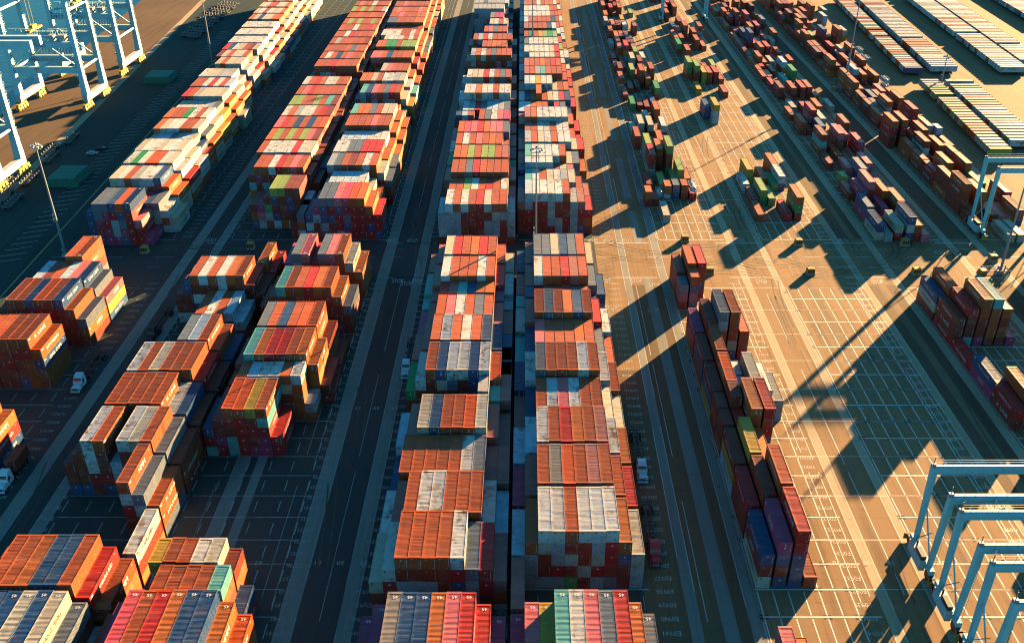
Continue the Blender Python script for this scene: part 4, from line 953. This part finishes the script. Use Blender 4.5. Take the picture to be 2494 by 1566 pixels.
# ------------------------------------------------------------------ ship to shore cranes
def sts(xl, y0, y1, label, words=False):
    t = thing('quay_crane', label, 'quay crane', (0, 0, .012), 0, 'ship to shore cranes')
    t.location = (xl, y0, .012); D = y1-y0; G = -30.; top = 50
    for xx in (0, G):
        sl = MB(); sl.box(xx-1.1, xx+1.1, -2., D+2., 4.0, 6.6); sl.build('sill_beam', M_sill, t)
        for y in (-.5, D+.5):
            bg = MB()
            for k in range(4):
                yy = y-3.6+k*2.4; bg.taper(xx-.8, xx+.8, yy-1.0, yy+1.0, .9, xx-.5, xx+.5, yy-.5, yy+.5, 2.4); bg.box(xx-.9, xx+.9, yy-.5, yy+.5, .5, 1.3)
            bg.box(xx-.6, xx+.6, y-4, y+4, 2.3, 3.1); bg.box(xx-.7, xx+.7, y-1.2, y+1.2, 3.1, 4.0)
            b_ = bg.build('bogie_set', M_bogie, t)
            w = MB()
            for k in range(8): yy = y-4.2+k*1.2; w.cyl((xx-.25, yy, .42), (xx+.25, yy, .42), .42, n=10)
            w.build('rail_wheels', M_black, b_)
    for y in (0, D):
        for xx in (0, G):
            lg = MB(); lg.taper(xx-1.35, xx+1.35, y-1.6, y+1.6, 6.6, xx-1.0, xx+1.0, y-1.1, y+1.1, 18); lg.taper(xx-1.0, xx+1.0, y-1.1, y+1.1, 18, xx-.8, xx+.8, y-.9, y+.9, top); l_ = lg.build('leg', M_pale, t)
            ld = MB(); s = 1
            for k in range(12):
                z = 7+k*3.4; ld.box(xx+.9, xx+1.6, y-.8, y+.8, z, z+.08); ld.bar((xx+1.55, y-.7, z), (xx+1.55, y+.7, z+3.3), .06); ld.bar((xx+1.6, y-.8, z), (xx+1.6, y-.8, z+1.1), .05); ld.bar((xx+1.6, y+.8, z), (xx+1.6, y+.8, z+1.1), .05); ld.bar((xx+1.6, y-.8, z+1.1), (xx+1.6, y+.8, z+1.1), .05)
            ld.build('stair', M_pale, l_)
        pb = MB(); pb.box(G+.8, -.8, y-.8, y+.8, 16.4, 19.2); pb.build('portal_beam', M_pale, t)
        for a, b_ in (((-.6, 19), (G*.5, 31)), ((G+.6, 19), (G*.5, 31))):
            br = MB(); br.bar((a[0], y, a[1]), (b_[0], y, b_[1]), .55); br.build('diagonal_brace', M_pale, t)
        ub = MB(); ub.box(G+.8, -.8, y-.7, y+.7, 27.4, 30.); u_ = ub.build('tie_beam', M_pale, t)
        hr = MB()
        for k in range(24): hr.bar((G+1+k*1.2, y-.65, 30), (G+1+k*1.2, y-.65, 31.1), .05)
        for z in (30.55, 31.1): hr.bar((G+1, y-.65, z), (-1, y-.65, z), .05)
        hr.build('handrail', M_pale, u_)
        if y == 0:
            lt = MB(); put_text(lt, 'APM TERMINALS', (G*.5-8.2+2.2, y-.715, 28.7), (1, 0, 0), (0, 0, 1), 1.5, 17.5)
            lt.build('lettering', M_dark, u_)
            pl = MB(); pl.box(G*.5-5.2, G*.5-2.4, y-.83, y-.805, 17.1, 18.9); put_text(pl, 'ZPMC', (G*.5-3.8, y-.84, 18.3), (1, 0, 0), (0, 0, 1), .7, 2.1, 1); put_text(pl, '2001', (G*.5-3.8, y-.84, 17.4), (1, 0, 0), (0, 0, 1), .35, 1., 1); pl.build('maker_plate', [M_white, M_dark], t)
            hs = MB()
            for k in range(14):
                x_ = -2-k*1.3
                for q in range(6): hs.cyl((x_-q*.2, y-1.0, 27.4-2.6*math.sin(math.pi*q/6)), (x_-(q+1)*.2, y-1.0, 27.4-2.6*math.sin(math.pi*(q+1)/6)), .07, n=5)
            hs.build('festoon_hoses', M_black, u_)
    for xx, zz in ((0, 17.8), (G, 17.8), (0, 43), (G, 43)):
        cb = MB(); cb.cyl((xx, 1., zz), (xx, D-1., zz), .55, n=10); cb.build('cross_tube', M_pale, t)
    for y in (D*.3, D*.7):
        bm_ = MB(); bm_.box(-48, 22, y-.9, y+.9, top, top+3); bm_.build('boom_girder', M_pale, t)
    hb = MB(); hb.box(-14, 6, D*.2, D*.8, top+3.2, top+9); hb.build('machinery_house', M_sill, t)
    tr = MB(); tr.box(-24, -18, D*.25, D*.75, top-3.2, top-.4); tr.build('trolley', M_pale, t)
    sp = MB(); sp.box(-22.2, -19.8, D*.5-6, D*.5+6, 33, 33.8); sp.box(-21.8, -20.2, D*.5-2, D*.5+2, 33.8, 35.2)
    for yy in (D*.5-1.5, D*.5+1.5): sp.bar((-21, yy, 35), (-21, yy, top-3), .1)
    sp.build('spreader', M_bogie, t)
    pf = MB()
    for x_ in np.linspace(G+2, -3, 12): pf.bar((x_, D*.18, 31.5), (x_+2.2, D*.18, 34.6), .16); pf.bar((x_+2.2, D*.18, 34.6), (x_+2.2, D*.18, 31.5), .14)
    for z in (31.5, 34.6): pf.box(G+1, -1, D*.18-.25, D*.18+.25, z-.15, z+.15)
    pf.box(G+1, -1, D*.1, D*.28, 31.2, 31.34); pf.build('lattice_walkway', M_pale, t)
    for x_, w_ in ((-4, 3), (-9, 2), (-17, 3.5)):
        cbx = MB(); cbx.box(x_-w_, x_, 1.0, 3.6, 30.05, 32.4); cbx.box(x_-w_-.2, x_+.2, .8, 3.8, 32.4, 32.55); cbx.build('switch_cabin', M_sill, t)
    st = MB()
    for k in range(5): st.bar((-1.6, -1.5+(k % 2)*2.2, 6.8+k*4.2), (-1.6, .7-(k % 2)*2.2, 11+k*4.2), .18); st.box(-2.4, -.9, -1.9, 1.2, 10.9+k*4.2, 11+k*4.2)
    st.build('stair_tower', M_pale, t)
    return t
sts(-191., 318, 335, 'pale blue quay crane with lit sill beam beside the flat trailers')
sts(-197.6, 413.5, 433, 'pale blue quay crane between its two neighbours, beams crossing its legs')
sts(-202., 468, 492, 'pale blue quay crane standing beyond the lettered one, above the green lids')
# ------------------------------------------------------------------ light masts
def mast(x, y, h, label, cage=False):
    t = thing('light_mast', label, 'light pole', (x, y, .012), 0, 'tall light masts')
    p = MB(); p.cyl((0, 0, .8), (0, 0, h*.5), .42, .3, n=10); p.cyl((0, 0, h*.5), (0, 0, h), .3, .16, n=10); p.build('pole', M_steel, t, smooth=False)
    b_ = MB(); b_.box(-.9, .9, -.9, .9, 0, .8); b_.build('base', M_concrete, t)
    hd = MB(); hd.box(-1.6, 1.6, -.12, .12, h-.5, h-.3); hd.box(-.12, .12, -1.6, 1.6, h-.5, h-.3); hd.cyl((0, 0, h-.4), (0, 0, h+.4), .3, n=10); hd.box(-1.3, 1.3, -.1, .1, h-1.7, h-1.55); hb = hd.build('lamp_head', M_steel, t)
    for dx, dy in ((-1.6, 0), (1.6, 0), (0, -1.6), (0, 1.6), (-1., .9), (1., -.9)):
        l_ = MB(); l_.taper(dx-.3, dx+.3, dy-.3, dy+.3, h-1.1, dx-.2, dx+.2, dy-.2, dy+.2, h-.5); l_.build('floodlight', M_white, hb)
    bx = MB()
    for z in (1.6, h*.32, h*.36): bx.box(-.75, -.35, -.4, .4, z, z+.9)
    bx.build('junction_box', M_steel, t)
    if cage:
        c = MB()
        for dx in (-5, -2.5, 0, 2.2):
            for dy in (-1.6, 1.6): c.bar((dx, dy, 0), (dx, dy, 1.9), .28)
        for dy in (-1.6, 1.6): c.bar((-5.2, dy, 1.5), (2.4, dy, 1.5), .2); c.bar((-5.2, dy, .8), (2.4, dy, .8), .16)
        for dx in (-5, 2.2): c.bar((dx, -1.6, 1.5), (dx, 1.6, 1.5), .2)
        c.build('guard_rail', M_concrete, t)
        k = MB(); k.box(-6.4, -4.6, -1.6, .4, 0, 1.7); k.build('barrier_block', M_ochre, t)
mast(-145.7, 265.5, 37, 'tall light mast rising beside the orange lettered tower of boxes')
mast(-162.2, 485., 37, 'tall light mast by row A beyond the green hatch lids')
mast(3.1, 253.2, 40.5, 'tall light mast between the central stacks at the cross aisle')
mast(3.6, 489, 40.5, 'tall light mast rising from far white refrigerated boxes')
mast(145., 253.4, 38, 'tall light mast with railed base near the maroon boxes', True)
mast(153.2, 443, 45, 'tall light mast with railed base on the far lane', True)
mast(199.9, 445, 16, 'short light mast in front of the parked trailers')
# ------------------------------------------------------------------ ochre barrier blocks at the aisle
def block():
    t = thing('barrier_block', '', 'barrier', (0, 0, .012), 0, 'ochre barrier blocks along the cross aisle')
    b_ = MB(); b_.box(-1.35, 1.35, -1.1, 1.1, 0, .35); b_.build('base', M_concrete, t)
    c = MB(); c.taper(-1.2, 1.2, -1., 1., .35, -1.05, 1.05, -.85, .9, 2.1); c.build('body', M_ochre, t)
    p = MB()
    for dx in (-.7, 0, .7): p.box(dx-.22, dx+.22, -.99, -.93, .6, 1.75)
    p.box(-1., 1., -.985, -.95, 1.15, 1.3); p.build('slotted_panel', M_black, t)
    q = MB(); q.bar((-.8, .3, 2.1), (-.3, .3, 2.9), .08); q.bar((.8, .3, 2.1), (.3, .3, 2.9), .08); q.bar((-.3, .3, 2.9), (.3, .3, 2.9), .08); q.build('lifting_bail', M_steel, t)
    return t
bt = block()
spots = [(-88.4, 270.8, 'ochre block in the dark lane between rows A and C, far side'), (-121.5, 268, 'ochre block in front of the pink boxes at the end of row A'), (56.2, 253.4, 'ochre block behind the orange tower, row F'), (87, 253.2, 'sunlit ochre block casting a long shadow by the empty slots'),
         (119.3, 253.2, 'ochre block beside the navy stack, row H'), (88.4, 273.4, 'ochre block in sun at the far edge of the aisle, row G'), (122.9, 273.4, 'ochre block before the navy and cream boxes, row H'), (52, 276, 'ochre block at the far end of row F'), (146.5, 262, 'ochre block near the railed light mast and cream boxes')]
for i, (x, y, lb) in enumerate(spots):
    o = bt if i == 0 else copy_tree(bt)
    o.location = (x, y, .012); o['label'] = lb
# ------------------------------------------------------------------ quay apron: hatch lids, yard carts, cars
def lid(x, y, z, w, d, label):
    t = thing('hatch_lid', label, 'hatch cover', (x, y, z), 0, 'green hatch covers')
    m_ = MB(); m_.box(-w/2, w/2, -d/2, d/2, 0, .75); m_.box(-w/2-.12, w/2+.12, -d/2-.1, d/2+.1, .3, .45); m_.build('lid', M_hatch, t)
    r_ = MB()
    for k in range(9): r_.box(-w/2+w*(k+.5)/9-.1, -w/2+w*(k+.5)/9+.1, -d/2+.1, d/2-.1, .75, .84)
    for k in range(5): r_.box(-w/2+w*(k+.5)/5-.3, -w/2+w*(k+.5)/5+.3, -d/2-.2, -d/2-.102, .1, .6)
    r_.build('ribs', M_hatch, t)
NUM = ['lowest', 'second lowest', 'third lowest']
for (x, y, w, d, wh) in ((-171, 328.5, 10.5, 13.5, 'near the parked cars'), (-180.5, 459, 12, 12, 'beyond the middle crane')):
    z = .01
    for k in range(3): lid(x+(k % 2)*.5, y, z, w+1.2-k*.4, d, f'wide green hatch lid, {NUM[k]} in the pile {wh}'); z += .86
    for k in range(4): lid(x, y-d/2+d*(k+.5)/4, z, w-.6, d/4-.3, f'narrow green lid atop the pile {wh}, {ORD[k+1]} strip from its camera side')
def cart(name='yard_trailer'):
    t = thing(name, '', 'trailer', (0, 0, .012), 0, 'flat yard trailers on the quay')
    f = MB()
    for s in (-1.05, 1.05): f.box(s-.15, s+.15, 0, 12.4, 1.15, 1.5)
    for k in range(9): f.box(-.9, .9, .1+k*1.5, .4+k*1.5, 1.2, 1.45)
    for s in (-1.3, 1.3):
        for k in range(6): f.taper(s-.22, s+.22, .3+k*2.3, .75+k*2.3, 1.2, s*1.1-.15, s*1.1+.15, .4+k*2.3, .7+k*2.3, 2.1)
    f.build('frame', M_cart, t)
    w = MB()
    for s in (-.9, .9):
        for y in (1.6, 10.2, 11.4): w.cyl((s-.25, y, .5), (s+.25, y, .5), .5, n=12)
    w.build('wheels', M_rubber, t)
    return t
ct = cart(); first = True
CL = [(-187.5, 365, 'empty yard trailer alone by the sunlit strip'), (-190, 351, 'empty yard trailer behind another beside the crane leg'), (-186.5, 343.5, 'empty yard trailer between the cars and the crane'), (-184.8, 321, 'empty yard trailer beside the wide hatch lids'), (-186.5, 305, 'empty yard trailer at the picture edge by the near mast'), (-181, 300, 'empty yard trailer in shade before the near mast'), (-190.5, 318, 'empty yard trailer half hidden by the crane bogies')]
for x, y, lb in CL:
    o = ct if first else copy_tree(ct); first = False
    o.location = (x, y, .012); o.rotation_euler = (0, 0, R(4)); o['label'] = lb
for k in range(15):
    y = 540+k*6.2; o = copy_tree(ct, (-186-(k % 2)*1.4+rng.uniform(-.6, .6), y, .012), R(68), 'one of the dark yard trailers parked slantwise on the far quay', 'slanted yard trailers on the far quay')
def car(x, y, paint, label, rz=0):
    t = thing('parked_car', label, 'car', (x, y, .012), rz)
    b_ = MB(); b_.taper(-2.3, 2.3, -.9, .9, .3, -2.25, 2.25, -.85, .85, .85); b_.taper(-1.5, 1.3, -.82, .82, .85, -1., .7, -.68, .68, 1.42); b_.build('body', paint, t)
    g_ = MB(); e = .012
    for s in (-1, 1): g_.quad((-1.3, s*(.79+e), .92), (1.1, s*(.79+e), .92), (.66, s*(.7+e), 1.36), (-.95, s*(.7+e), 1.36))
    g_.quad((1.3+e-.04, -.74, .9), (1.3+e-.04, .74, .9), (.74+e, .62, 1.38), (.74+e, -.62, 1.38)); g_.quad((-1.5-e+.04, -.74, .9), (-1.5-e+.04, .74, .9), (-1.02-e, .62, 1.38), (-1.02-e, -.62, 1.38)); g_.build('windows', M_glass, t)
    for sx in (-1.45, 1.45):
        for s in (-1, 1): w = MB(); w.cyl((sx, s*.7, .33), (sx, s*.92, .33), .33, n=14); w.build('wheel', M_rubber, t)
car(-173.2, 355.6, M_silver, 'silver car parked beside a black one behind the hatch lids', R(4)); car(-171.6, 361, M_black, 'black car parked beyond the silver one', R(6))
# wheels and frames under the parked road trailers
tc = MB()
for s in (-.5, .5): tc.box(0, 13., 1.22+s-.09, 1.22+s+.09, 1.0, 1.33)
for x_ in (.6, 6.5, 12.5): tc.box(x_-.1, x_+.1, .05, 2.4, 1.05, 1.33)
for x_ in (9.6, 10.8):
    for y_ in (.35, 2.1): tc.cyl((x_, y_-.25, .5), (x_, y_+.25, .5), .5, n=8)
for y_ in (.5, 1.95): tc.box(2.9, 3.05, y_-.06, y_+.06, .02, 1.)
tcm = tc.mesh('trailer_chassis', M_black)
rows_ = {}
for d in TR: rows_.setdefault((round(d['L'], 1), round((d['x']-(d['y']-470)*.075)/6)), []).append(d)
rest = MB()
for ds in rows_.values():
    ds.sort(key=lambda d: d['y'])
    for j, d in enumerate(ds):
        if j < 4:
            o = link('trailer_chassis', tcm, None, (d['x'], d['y'], 0)); o.scale = (d['L']/13.2, 1, 1)
            tag(o, 'dark wheeled chassis under one of the front parked trailer boxes', 'trailer chassis', 'chassis under the parked trailer boxes')
        else: rest.add([(d['x']+v[0]*d['L']/13.2, d['y']+v[1], v[2]) for v in tc.v], tc.f)
struct(rest.build('hidden_trailer_chassis', M_black), 'stuff', 'dark chassis hidden between the parked trailer boxes')
# ------------------------------------------------------------------ camera, sun, sky
cam = bpy.data.cameras.new('camera'); co = link('camera', cam); sc.camera = co
co.location = (0, 0, 133.); co.rotation_euler = (R(90)-PITCH, 0, 0)
cam.sensor_width = 36; cam.lens = 36*2275/2494; cam.shift_x = (1247-1280)/2494; cam.clip_end = 6000; cam.clip_start = 1
EL = R(10.3); az = R(49.8)
S = Vector((math.cos(az)*math.cos(EL), math.sin(az)*math.cos(EL), math.sin(EL)))
su = bpy.data.lights.new('sun', 'SUN'); so = link('sun', su); su.energy = 5; su.angle = R(.55); su.color = (1, .63, .28)
so.rotation_euler = S.to_track_quat('Z', 'Y').to_euler(); so.location = (200, 200, 200)
w = bpy.data.worlds.new('World'); sc.world = w; w.use_nodes = True; nt = w.node_tree
bg = nt.nodes['Background']; sky = nt.nodes.new('ShaderNodeTexSky'); sky.sky_type = 'NISHITA'; sky.sun_disc = False
sky.sun_elevation = EL; sky.sun_rotation = math.atan2(S.x, S.y); sky.ozone_density = 3.; sky.dust_density = .6
mx = nt.nodes.new('ShaderNodeMix'); mx.data_type = 'RGBA'; mx.blend_type = 'MULTIPLY'; mx.inputs[0].default_value = 1
nt.links.new(sky.outputs[0], mx.inputs[6]); mx.inputs[7].default_value = (.19, .56, .64, 1)
nt.links.new(mx.outputs[2], bg.inputs[0]); bg.inputs[1].default_value = .05
vs = sc.view_settings; vs.view_transform = 'Standard'; vs.look = 'None'; vs.exposure = 2.72; vs.gamma = 1
sc.cycles.max_bounces = 4; sc.cycles.diffuse_bounces = 1; sc.cycles.sample_clamp_indirect = .007; sc.render.filter_size = 1.15; sc.cycles.filter_width = 1.15; sc.cycles.glossy_bounces = 2
sc.cycles.use_denoising = True
